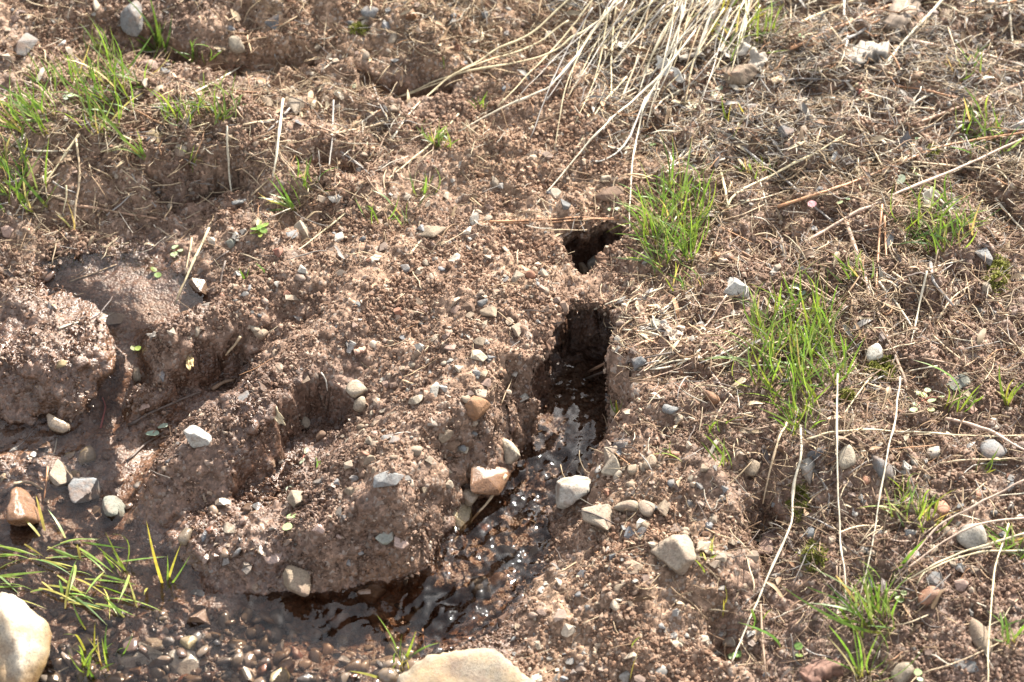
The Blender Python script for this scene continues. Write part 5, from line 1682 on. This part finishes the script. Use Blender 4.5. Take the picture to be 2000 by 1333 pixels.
tuft(390,235,70,12,28,52,-.1,6.5,FG,'row of short grass blades above the overhanging clod',[((330,232),(295,170)),((430,240),(460,180)),((370,250),(368,200))])
tuft(45,392,50,36,16,80,-.55,9,('fresh','deep','blue'),'broad-bladed grass tuft at the left edge above the puddle',[((60,405),(15,345)),((75,415),(45,330)),((40,350),(-8,290)),((30,360),(0,300))])
tuft(284,314,8,5,6,55,-.8,7,FG,'small grass tuft rooted on the top of the overhanging clod',[((285,315),(215,290)),((285,315),(255,262)),((285,312),(275,270))])
tuft(374,318,8,5,5,30,.1,7,FL,'tiny bright tuft on the front of the overhanging clod',[((375,320),(338,305)),((375,320),(405,295)),((376,318),(375,345))])
tuft(140,448,6,4,2,40,-.4,7,FG,'two thin blades at the left above the puddle',[((142,450),(115,412))])
tuft(575,408,12,6,9,55,-1.1,9,('blue','fresh'),'pale green tuft with flat bent blades above the first ridge',[((580,410),(505,385),2),((580,412),(482,432),4),((582,408),(530,375)),((568,420),(566,455))])
tuft(600,366,26,14,9,50,0,6,FG,'thin grass blades right above the pale green bent tuft',[((590,375),(565,330)),((615,360),(628,320))])
tuft(745,435,50,14,8,40,-.2,7,FG,'sparse blades on the crest above the main ridge',[((768,405),(725,370)),((745,432),(700,400),3),((790,440),(785,405)),((815,410),(848,378))])
tuft(828,378,20,10,5,40,.2,7,FG,'few blades right of the crest blades, left of the reddish stone',[((828,385),(835,345)),((832,375),(850,340))])
tuft(862,284,22,10,14,34,-.2,5.5,FG,'small feathery green tuft at the tip of the thick bent straw',[((855,282),(842,258)),((862,286),(838,275)),((870,288),(900,270))])
tuft(935,212,14,6,5,26,.1,5,FG,'tiny tuft beneath the thick bent straw')
tuft(1318,455,55,85,105,78,-.25,6.5,FG,'large green grass tuft right of the upper hole',[((1330,400),(1345,268)),((1350,380),(1388,250)),((1290,400),(1235,385),4),((1240,430),(1238,375),6),((1320,450),(1245,360)),((1360,420),(1390,330)),((1340,390),(1300,318)),((1290,500),(1225,460)),((1280,545),(1240,470)),((1360,470),(1400,400))],spread=.75)
tuft(1560,700,95,90,150,85,-.15,7,FG+('lime',),'biggest grass tuft, in the middle of the right slope',[((1500,640),(1495,535)),((1480,690),(1400,640)),((1560,640),(1600,560)),((1640,700),(1680,640)),((1610,770),(1695,740)),((1510,640),(1465,560)),((1470,720),(1425,670)),((1545,620),(1530,580)),((1610,700),(1640,600))],spread=.8)
tuft(1565,830,28,28,20,60,-.2,7,FG,'lower grass tuft hanging below the biggest one',[((1570,840),(1470,790),4),((1560,815),(1480,780)),((1610,790),(1645,785))])
tuft(1830,455,70,45,60,60,0,6.5,FG,'wide grass tuft near the right edge below the pinkish straw',[((1830,480),(1740,480)),((1850,470),(1920,400)),((1800,460),(1790,380)),((1870,440),(1930,430))],spread=.9)
tuft(1672,548,30,14,9,55,-.2,7,('blue','fresh'),'small grass tuft behind the flat brown stalk',[((1680,555),(1618,495)),((1690,560),(1640,540)),((1660,530),(1655,495))])
tuft(1920,275,45,50,26,50,-.1,6.5,FG,'grass tuft at the right edge around the orange straws',[((1905,250),(1880,190)),((1930,240),(1925,185)),((1910,272),(1840,275)),((1895,330),(1900,260))],spread=.8)
tuft(1862,800,22,12,7,50,.1,8,('fresh','blue','lime'),'grass with one long arching blade beside the grey-tan flat stone at right',[((1870,805),(1772,698),6,1.3),((1885,790),(1915,700),2),((1850,790),(1845,745))])
tuft(1970,790,10,8,4,70,-.2,9,FL,'upright yellow green shoot at the right edge',[((1968,795),(1935,705),1,1.4),((1972,795),(1985,740))])
tuft(1700,1215,50,34,26,85,-.3,9,FG,'large open grass tuft at the lower right among the upright straws',[((1725,1235),(1508,1127),4,1.3),((1720,1200),(1570,1095),1,1.3),((1735,1140),(1800,1040),1,1.6),((1680,1200),(1575,1172),2),((1700,1180),(1690,1110)),((1725,1220),(1740,1100)),((1730,1240),(1750,1270),3),((1690,1215),(1600,1205))])
tuft(1692,1325,22,14,8,95,-.2,9,('blue','fresh','lime'),'grass tuft at the bottom edge, right',[((1690,1325),(1600,1275),1,1.2),((1680,1320),(1605,1205),1,1.3),((1700,1330),(1790,1330),3),((1685,1330),(1600,1345),2)])
tuft(1775,1000,45,30,20,48,-.1,7,('lime','fresh','blue'),'light green tuft behind the right upright straw',[((1760,1000),(1672,990),3),((1760,1005),(1695,1015)),((1740,970),(1790,980)),((1750,985),(1775,950))],spread=.9)
tuft(1812,1020,24,26,14,46,0,7,FL,'bright tuft left of the pale mottled stone')
tuft(1970,1075,30,26,14,50,-.2,8,('blue','fresh'),'grass tuft at the right edge below the arching straws',[((1975,1085),(1935,1062)),((1980,1070),(1960,1010))],spread=.9)
tuft(1968,1255,16,10,6,60,-.1,9,('blue','fresh'),'small forked tuft at the right edge near the bottom',[((1965,1250),(1925,1230)),((1968,1252),(1945,1180)),((1970,1255),(1985,1195))])
tuft(323,1150,5,4,1,60,0,7,FL,'tall lone grass shoot with three blades in the wet flat',[((322,1152),(303,1005),1,1.5),((322,1150),(300,1040),0),((326,1140),(362,1055),2,1.2),((326,1150),(336,1075),0)])
tuft(243,1122,14,10,2,60,-.3,6,FL,'pair of leaning shoots left of the tall lone shoot',[((253,1128),(218,1030),1,1.2),((236,1130),(203,1062),2,1.2),((245,1125),(225,1070),0)])
tuft(780,1310,34,14,7,60,0,8,FL,'arching green tuft left of the cream boulder at the bottom',[((780,1285),(740,1190),1,1.2),((790,1290),(815,1222),2,1.2),((795,1290),(862,1250),4,1.1),((755,1330),(680,1305),4,1.2),((780,1320),(750,1300),3)])
tuft(195,1300,38,26,12,50,.1,8,FL,'short shoots in the water right of the white boulder',[((165,1245),(125,1235),2),((168,1310),(185,1270),1,1.5),((170,1330),(190,1275),0)])
tuft(1478,1228,12,10,3,40,-.3,8,('fresh','lime'),'arching blade in the dark hollow at the bottom right',[((1525,1265),(1437,1206),6,1.3),((1515,1258),(1520,1285),2)])
tuft(1405,905,14,10,4,50,-.4,6,('fresh','blue'),'thin blades on the bank left of the knobbly tan stone',[((1430,915),(1390,845)),((1425,905),(1365,840))])
tuft(1203,803,6,4,2,30,0,6,FL,'tiny shoot at the right water edge of the lower hole',[((1203,806),(1190,775),1),((1203,806),(1216,775),1)])
tuft(1318,893,10,6,2,40,-.6,6,('fresh','lime'),'small curved shoot on the gravel right of the stream',[((1335,902),(1268,888),4,1.1),((1320,895),(1290,872),3)])
tuft(1378,1085,12,12,3,36,0,7,('yellow','lime'),'yellow shoots beside the largest tan rock',[((1378,1120),(1354,1088),2),((1376,1095),(1400,1078),1),((1370,1090),(1368,1075))])
tuft(1410,1185,5,8,1,34,0,7,('yellow',),'single yellow shoot above the dark gully end',[((1411,1205),(1408,1160),0,1.2)])
tuft(1915,920,18,8,3,46,.3,7,('yellow','lime'),'yellow green shoot below the grey mottled stone',[((1905,925),(1922,862),1,1.2),((1905,922),(1968,895),3,1.2)])
tuft(1232,1262,5,5,1,50,0,5,('yellow','lime'),'single thin yellow blade on the gravel at the bottom',[((1230,1330),(1244,1248),0)])
tuft(1448,66,60,44,34,55,.1,6,('fresh','lime','blue','yellow'),'green blades growing through the bleached clump at the top',[((1450,60),(1462,5)),((1340,40),(1385,5),2,1.4),((1430,130),(1440,85))],spread=.9)
tuft(1430,240,20,14,5,46,.1,7,('lime','yellow'),'yellow green blades above the grey twig, right of the clump',[((1425,275),(1448,232),0),((1455,225),(1438,198),0)])
tuft(1880,135,40,26,14,34,-.1,5,('fresh','lime'),'fine feathery tuft at the upper right under the roots',spread=1.0)
tuft(1475,340,30,18,12,30,-.2,5,('fresh','lime'),'fine low tuft right of the large green one',spread=1.)
tuft(1350,560,40,20,10,40,-.5,5.5,('fresh','lime'),'few blades at the foot of the large tuft by the hole')
tuft(480,545,8,5,2,30,.0,7,('fresh',),'single curved shoot above the first ridge',[((480,550),(470,525),2),((520,535),(500,512),3)])
tuft(620,920,8,5,2,34,.6,6,('lime','fresh'),'small green shoot on the shoulder of the main ridge',[((605,918),(648,898),2),((612,905),(640,895),1)])
tuft(1410,845,26,18,9,28,0,5,('fresh','lime'),'fine sprouts beside the rust-brown pebble')
tuft(855,170,6,4,2,20,.2,6,('lime','fresh'),'tiny shoot in the bare dark soil right of the crossing straws',[((868,136),(865,108),0)])

tuft(120,165,45,22,14,50,-.3,6,FG,'loose sprouts left of the middle grass patch on the upper left slope',spread=.8)
tuft(430,205,45,26,16,44,.1,6,FG,'loose sprouts at the right end of the upper left grass',spread=.8)
tuft(250,165,40,30,16,60,-.2,6.5,FG,'blades between the pinkish red stone and the broad grass patch',spread=.7)
tuft(20,330,36,40,16,70,-.5,8,('fresh','deep','blue','lime'),'tangled blades at the left edge beside the brown block',spread=.7)
# grass laid flat by the running water at the lower left
t = link('grass_tuft', None); t.location = land.hit(120, 1120)[0][0]
tag(t, 'long grass blades pressed flat by the shallow water at the lower left', 'grass')


def flat_blade(b, tp, w, colours, z0=.002, z1=.005):
    B = land.hit(*b)[0][0] + np.array([0, 0, z0]); T = land.hit(*tp)[0][0] + np.array([0, 0, z1])
    for Q in (B, T):
        Q[2] = max(Q[2], rbf_eval(np.array([Q[0]]), np.array([Q[1]]), WW, W_WAT, c=.02)[0] + .001)
    add_blade(t, B, T, w * r5.uniform(.8, 1.2), r5.choice(colours), bend=r5.choice([0, 1, 2]), up=(0, 0, 1))


for k in range(46):
    x = r5.uniform(-40, 235); y = 1055 + r5.uniform(0, 125) + (20 if x > 120 else 0)
    a = math.radians(r5.gauss(14 if y < 1150 else 28, 26))
    ln = r5.uniform(40, 120)
    flat_blade((x, y), (x + ln * math.cos(a), y + ln * math.sin(a) * .7), 4.4, ('fresh', 'lime', 'lime', 'yellow', 'deep'))
for b, tp in [((90,1050),(75,995)),((80,1060),(35,1030)),((130,1065),(98,1022)),((160,1110),(155,1090)),((205,1135),(170,1190)),((150,1120),(140,1185)),((255,1140),(235,1205)),((245,1220),(205,1190)),((290,1165),(285,1190)),((270,1200),(255,1160)),((170,1245),(146,1200)),((130,1205),(150,1130)),((135,1190),(155,1120)),((125,1180),(120,1160))]:
    flat_blade(b, tp, 5.5, ('lime', 'fresh', 'yellow'), z0=.001, z1=.022)


# ---------------------------------------------------------------- round-leaved seedlings
def disc_mesh(seed, a=1.0):
    r = np.random.default_rng(seed)
    V = [(0, 0, -.12)]; F = []
    n = 12
    for ring, rr in ((1, .6), (2, 1.0)):
        for k in range(n):
            t = 2 * math.pi * k / n
            q = rr * (1 + .05 * r.normal())
            V.append((q * math.cos(t), q * math.sin(t) * a, .06 * rr * rr * math.cos(2 * t + seed) + .08 * rr - .1))
    me = bpy.data.meshes.new('leaf')
    F = [(0, 1 + k, 1 + (k + 1) % n) for k in range(n)] + [(1 + k, 1 + n + k, 1 + n + (k + 1) % n, 1 + (k + 1) % n) for k in range(n)]
    me.from_pydata(V, [], F)
    me.polygons.foreach_set('use_smooth', np.ones(len(me.polygons), bool))
    return me


DISCS = [disc_mesh(k, .92) for k in range(3)]; OVALS = [disc_mesh(10 + k, .55) for k in range(3)]
LC = dict(pale=(.34, .40, .25), green=(.14, .21, .05), bright=(.20, .27, .06), greyg=(.30, .35, .27), pink=(.45, .27, .25), mint=(.33, .42, .2))


def seedling(spots, colour, label, lift=.006, oval=False, name='seedling', cat='seedling'):
    cx = sum(q[0] for q in spots) / len(spots); cy = sum(q[1] for q in spots) / len(spots)
    P0 = land.hit(cx, cy)[0][0]
    e = link(name, None); e.location = P0
    tag(e, label, cat)
    for i, (x, y, w) in enumerate(spots):
        B, tt = land.hit(x, y)
        d = ray(x, y); P = CAM + d * (tt[0] - lift)
        k = px_scale(P)
        me = r5.choice(OVALS if oval else DISCS)
        o = link('leaf', me, M_LEAF, e, tuple(c * r5.uniform(.85, 1.15) for c in LC[colour]))
        o.location = Vector(P) - e.location
        o.rotation_euler = (r5.gauss(.15, .22), r5.gauss(0, .22), math.atan2(-(y - cy), x - cx) if oval else r5.uniform(0, 6))
        o.scale = (w * k / 2 * (1.25 if oval else 1.0),) * 2 + (w * k / 2,)
        me2 = tube('stem', [np.zeros(3), (np.array(P) - P0) * .5 + np.array([0, 0, .001]), np.array(P) - P0 - np.array([0, 0, .0005])], .0006, 5)
        link('stem', me2, M_STRAW, e, (.32, .12, .08))
    return e


seedling([(570,1008,22),(561,1029,22)],'mint','pair of pale round seedling leaves below the buff block on the ridge front',.008)
seedling([(300,526,15),(308,537,15)],'bright','bright green leaf pair growing out of the puddle edge',.006)
seedling([(261,680,14),(269,680,14)],'bright','bright green leaf pair at the right of the gully mouth',.006)
seedling([(298,846,24),(318,832,18)],'greyg','grey green leaf pair on the dark wet flat',.008,True)
seedling([(660,182,16),(690,168,15)],'pale','two pale round leaves in shade left of centre top',.006)
seedling([(342,482,15),(340,496,15),(352,489,12)],'pale','pale leaf cluster above the puddle',.005)
seedling([(1446,21,20),(1458,17,16),(1403,52,16)],'pale','pale round leaves inside the bleached clump near the top',.008)
seedling([(1561,60,17),(1594,66,16),(1566,70,14)],'pale','pale round leaves right of the bleached clump',.008)
seedling([(1404,171,16),(1393,184,16)],'pale','pale leaf pair below the lumpy tan rock',.007)
seedling([(1363,210,18),(1378,213,15)],'pale','pale leaf pair below the white dead leaf',.007)
seedling([(1269,270,16),(1275,281,14)],'mint','pale leaf pair under the hanging straw above the upper hole',.006)
seedling([(1786,278,15),(1793,272,12)],'mint','mint leaf pair touching the pyramid-shaped slate',.006)
seedling([(1790,338,15),(1785,328,13)],'mint','mint leaf pair between the two long straws at right',.006)
seedling([(1758,350,24)],'greyg','single large grey green leaf under the orange straw',.007)
seedling([(1552,558,20),(1566,572,18)],'pale','pale leaf pair right of the large whitish stone',.007)
seedling([(1586,398,18)],'pink','single pink round leaf at the end of the grey twig',.007)
seedling([(1193,409,13),(1206,408,12)],'pale','small leaf pair above the right end of the upper hole',.005)
seedling([(1419,715,15)],'pale','single pale round leaf at the left foot of the biggest tuft',.006)
seedling([(1440,1278,20),(1428,1282,14)],'green','green leaf in the dark hollow at the bottom',.007)
seedling([(1560,1262,18),(1561,1280,16)],'green','green leaf pair left of the bottom right tuft',.007)
seedling([(1757,1170,20),(1745,1160,16),(1765,1158,14)],'green','green leaf cluster left of the salmon orange pebble',.008)
seedling([(1793,1313,16),(1797,1327,14)],'mint','mint leaf pair on the buff grey stone at the bottom edge',.007)
seedling([(1780,776,18),(1790,790,18),(1784,800,16),(1805,772,17),(1820,782,17),(1818,800,16),(1795,768,16),(1838,775,15),(1812,762,14)],'mint','leafy plant with many small rounded mint leaves at the right',.010)
seedling([(500,446,20),(512,448,20),(506,436,18),(516,440,16),(496,454,16),(508,458,14)],'bright','small leafy rosette above the first mud ridge',.008,True)
seedling([(565,955,14)],'pale','tiny pale leaf right of the wet alcove floor',.004)
seedling([(590,900,14),(598,880,13)],'greyg','grey leaf sliver in the dark wet alcove',.004,True)
seedling([(1640,395,14),(1655,388,12)],'pale','small pale leaf pair above the right slope hollow',.006)
seedling([(138,187,14),(128,190,13)],'pale','pale leaf pair in the upper left grass',.006)

# ---------------------------------------------------------------- moss cushions
moss_m, nt, out = new_mat('moss')
b = node(nt, 'ShaderNodeBsdfPrincipled'); b.inputs['Roughness'].default_value = .9
g = node(nt, 'ShaderNodeNewGeometry')
nn = noise_node(nt, 300, 4, .7, g.outputs['Position'])
rc = ramp(nt, nn.outputs[0], [(.3, (.08, .075, .015)), (.55, (.20, .20, .03)), (.75, (.33, .34, .05))])
nt.links.new(rc.outputs[0], b.inputs[0]); nt.links.new(b.outputs[0], out.inputs[0])


def moss(cx, cy, rx, ry, n, label):
    V = []; F = []
    base = land.hit(cx, cy)[0][0]
    for k in range(n):
        while True:
            u, v = r5.gauss(0, .45), r5.gauss(0, .45)
            if u * u + v * v < 1: break
        P = land.hit(cx + rx * u, cy + ry * v)[0][0] - base
        P[2] += .004 * (1 - u * u - v * v)
        for j in range(5):
            a = r5.uniform(0, 6.28); e = r5.uniform(.3, 1.3); L = r5.uniform(.0022, .005)
            d = np.array([math.cos(a) * math.cos(e), math.sin(a) * math.cos(e), math.sin(e)]) * L
            s = np.array([-math.sin(a), math.cos(a), 0]) * .0006
            i = len(V)
            V += [P - s, P + s, P + d * .6 + s * .9, P + d, P + d * .6 - s * .9]
            F.append((i, i + 1, i + 2, i + 3, i + 4))
    me = bpy.data.meshes.new('moss')
    me.from_pydata([tuple(v) for v in V], [], F)
    o = link('moss', me, moss_m); o.location = base
    return tag(o, label, 'moss')


moss(1722,722,38,30,420,'yellow green moss cushion under the pure white pebble')
moss(1948,540,30,44,380,'moss cushion near the right edge beside buff stones')
moss(702,60,22,14,160,'small yellow moss spot in the soil bank at the top')
moss(1588,1090,30,36,260,'dark moss in the shaded hollow at the lower right')
moss(1560,985,26,50,260,'moss along the upper dark gully at lower right')
moss(1822,300,18,18,120,'yellow moss dots between the long straws at right')
moss(1652,775,20,14,110,'moss below the biggest grass tuft')

# ---------------------------------------------------------------- dead wood, bark, dead leaves, cone


def wood_piece(name, pts, wpx, label, cat, colour, sides=14, seed=1, lift=(4, 4), taper=(1., .7)):
    """gnarled piece of dead wood: a ridged, twisted trunk along photo positions"""
    P = sight_path(pts, lift[0] / 1000, lift[1] / 1000, hug=.2, n=18)
    c0 = P.mean(0)
    k = px_scale(c0)
    me = tube(name, P - c0, wpx * k * .5, sides, .75, taper)
    co = np.empty(len(me.vertices) * 3); me.vertices.foreach_get('co', co); co = co.reshape(-1, 3)
    ax = P - c0
    for i in range(18):
        for s in range(sides):
            j = i * sides + s
            rad = co[j] - ax[i]
            f = 1 + .28 * math.sin(s * 2.9 + i * .16 + seed) + .18 * math.sin(s * 5.1 + seed * 2 + i * .07) + .16 * math.sin(i * .9 + s + seed)
            co[j] = ax[i] + rad * f
    me.vertices.foreach_set('co', co.ravel()); me.update()
    o = link(name, me, M_WOOD, None, SC_.get(colour, colour))
    o.location = c0
    return tag(o, label, cat)


wood_piece('wood_stump', [(1783,-30),(1768,15),(1744,62)], 62, 'weathered grey brown wood stump with split grain at the top edge', 'wood', (.22, .165, .12), 20, 2, (10, 2))
wood_piece('wood_knot', [(1655,125),(1690,108),(1735,104)], 50, 'gnarled whitish grey wood knot below the stump', 'wood', (.27, .235, .195), 18, 5, (6, 4), (.8, .9))
wood_piece('bark_piece', [(1783,150),(1800,143)], 16, 'short brown bark piece right of the wood knot', 'bark', 'brown', 10, 7)
wood_piece('bark_piece', [(1590,195),(1628,192),(1665,190)], 16, 'flat yellow brown bark strip above the dark level twig', 'bark', (.50, .38, .24), 10, 9)
wood_piece('bark_piece', [(1575,1330),(1600,1310),(1640,1300)], 44, 'dark red brown bark slab at the bottom edge under the grass', 'bark', (.16, .085, .06), 14, 11, (8, 8))
wood_piece('wood_chip', [(692,690),(715,682)], 16, 'reddish wood chip left of the main ridge top', 'wood', (.40, .24, .17), 8, 3)
wood_piece('wood_chip', [(1385,160),(1392,172)], 14, 'brown wood chip beside the lumpy tan rock', 'wood', 'brown', 8, 4)
wood_piece('wood_chip', [(1510,160),(1525,150)], 14, 'tan wood chip below the bleached leaves', 'wood', 'tan', 8, 6)
wood_piece('bark_piece', [(690,668),(680,690)], 15, 'grey chip of bark in the groove beside the main ridge', 'bark', 'grey', 8, 8)
wood_piece('bark_piece', [(1190,380),(1205,386)], 10, 'small brown bark crumb beside the long flat brown stone', 'bark', 'brown', 8, 13)

# a spent cone: spindle body with scales as its parts
cP = sight_path([(1672,166),(1690,180),(1706,196)], .006, .006, hug=.2, n=9)
cone = link('pine_cone', None); cone.location = cP.mean(0)
tag(cone, 'small knobbly brown cone lying below the wood knot', 'cone')
link('core', tube('core', cP - cP.mean(0), .006, 8, 1, (.7, .9)), M_WOOD, cone, SC_['brown'])
scale_me = rock_mesh('scale', 77, 1, 6, 8, .5, .3)
scale_me.materials.append(M_WOOD)
ax = cP[-1] - cP[0]; axl = np.linalg.norm(ax); ax = Vector(ax / axl)
for k in range(26):
    u = k / 25
    a = k * 2.4
    sdir = ax.orthogonal().normalized(); sdir.rotate(Matrix.Rotation(a, 3, ax))
    o = link('scale', scale_me, None, cone, tuple(c * r5.uniform(.7, 1.2) for c in SC_['root']))
    o.location = Vector(cP[0] - cP.mean(0)) + ax * (axl * u) + sdir * (.0055 * (.6 + .5 * math.sin(math.pi * u)))
    o.scale = (.0028, .0022, .003)
    o.rotation_euler = sdir.to_track_quat('Z', 'X').to_euler()

dl_m = straw_material('dead_leaf', .8)


def dead_leaf(cx, cy, w, h, label, colour, seed, lift=.006, curl=.35):
    """crumpled leaf: a sheet with folds and a torn outline, thickened"""
    r = np.random.default_rng(seed)
    base, tt = land.hit(cx, cy)
    P0 = CAM + ray(cx, cy) * (tt[0] - lift)
    k = px_scale(P0)
    n = 13
    V = []; F = []
    gx = np.linspace(-1, 1, n)
    A, B = np.meshgrid(gx, gx)
    Z = curl * (fbm(A + seed, B - seed, .9, 3, seed) * 1.6 + .35 * A * A - .2 * B * B)
    ang = np.arctan2(B, A); rim = 1 + .22 * np.sin(3 * ang + seed) + .12 * np.sin(7 * ang + seed)
    rr = np.maximum(np.abs(A), np.abs(B)); q = rim * (.75 + .25 * (1 - rr))
    a = w * k / 2; b = h * k / 2 / math.sin(PITCH)
    V = np.stack([A * q * a, B * q * b, Z * a], -1).reshape(-1, 3)
    keep = np.ones((n - 1, n - 1), bool)
    me = mesh_np('dead_leaf', V, grid_faces(keep), True)
    o = link('dead_leaf', me, dl_m, None, colour)
    o.location = P0
    o.rotation_euler = (r.normal(.2, .2), r.normal(0, .25), r.uniform(-.4, .4))
    md = o.modifiers.new('thickness', 'SOLIDIFY'); md.thickness = .0005
    return tag(o, label, 'dead leaf')


dead_leaf(1306, 141, 38, 52, 'crumpled bright white dead leaf hanging in the bleached clump', (.55, .52, .46), 3, .015)
dead_leaf(1345, 108, 70, 26, 'torn whitish leaf sheath right of the crumpled white leaf', (.32, .28, .23), 4, .010, .5)
dead_leaf(1440, 97, 70, 40, 'largest bleached white leaf mat right of the dead clump', (.33, .29, .24), 5, .008, .4)
dead_leaf(1478, 118, 44, 34, 'curled white leaf right of the bleached leaf mat', (.30, .26, .21), 6, .008, .5)
dead_leaf(1255, 62, 30, 22, 'grey dead leaf scrap in the upper part of the clump', (.50, .47, .43), 7, .015, .5)
dead_leaf(1220, 85, 34, 18, 'small white leaf scrap left in the clump', (.42, .39, .34), 8, .015, .5)
dead_leaf(1830, 385, 70, 26, 'torn whitish leaf fibres above the right grass tuft', (.44, .39, .32), 9, .008, .5)
dead_leaf(1800, 410, 46, 18, 'pale fibre scrap left above the right grass tuft', (.40, .35, .29), 10, .006, .5)
dead_leaf(1265, 655, 44, 20, 'curled pale leaf in the dry mat right of the lower hole', (.46, .39, .31), 11, .006, .6)
dead_leaf(1313, 652, 46, 26, 'broad tan dead leaf in the dry mat right of the lower hole', (.42, .33, .25), 12, .006, .5)
dead_leaf(538, 805, 20, 44, 'frayed yellowish root end on the nose of the second ridge', (.52, .42, .27), 13, .004, .6)
dead_leaf(370, 705, 18, 30, 'yellow brown husk on the nose of the first ridge', (.46, .33, .16), 14, .004, .6)
dead_leaf(1480, 1240, 30, 26, 'brown curled leaf in the dark hollow', (.24, .16, .10), 15, .005, .6)
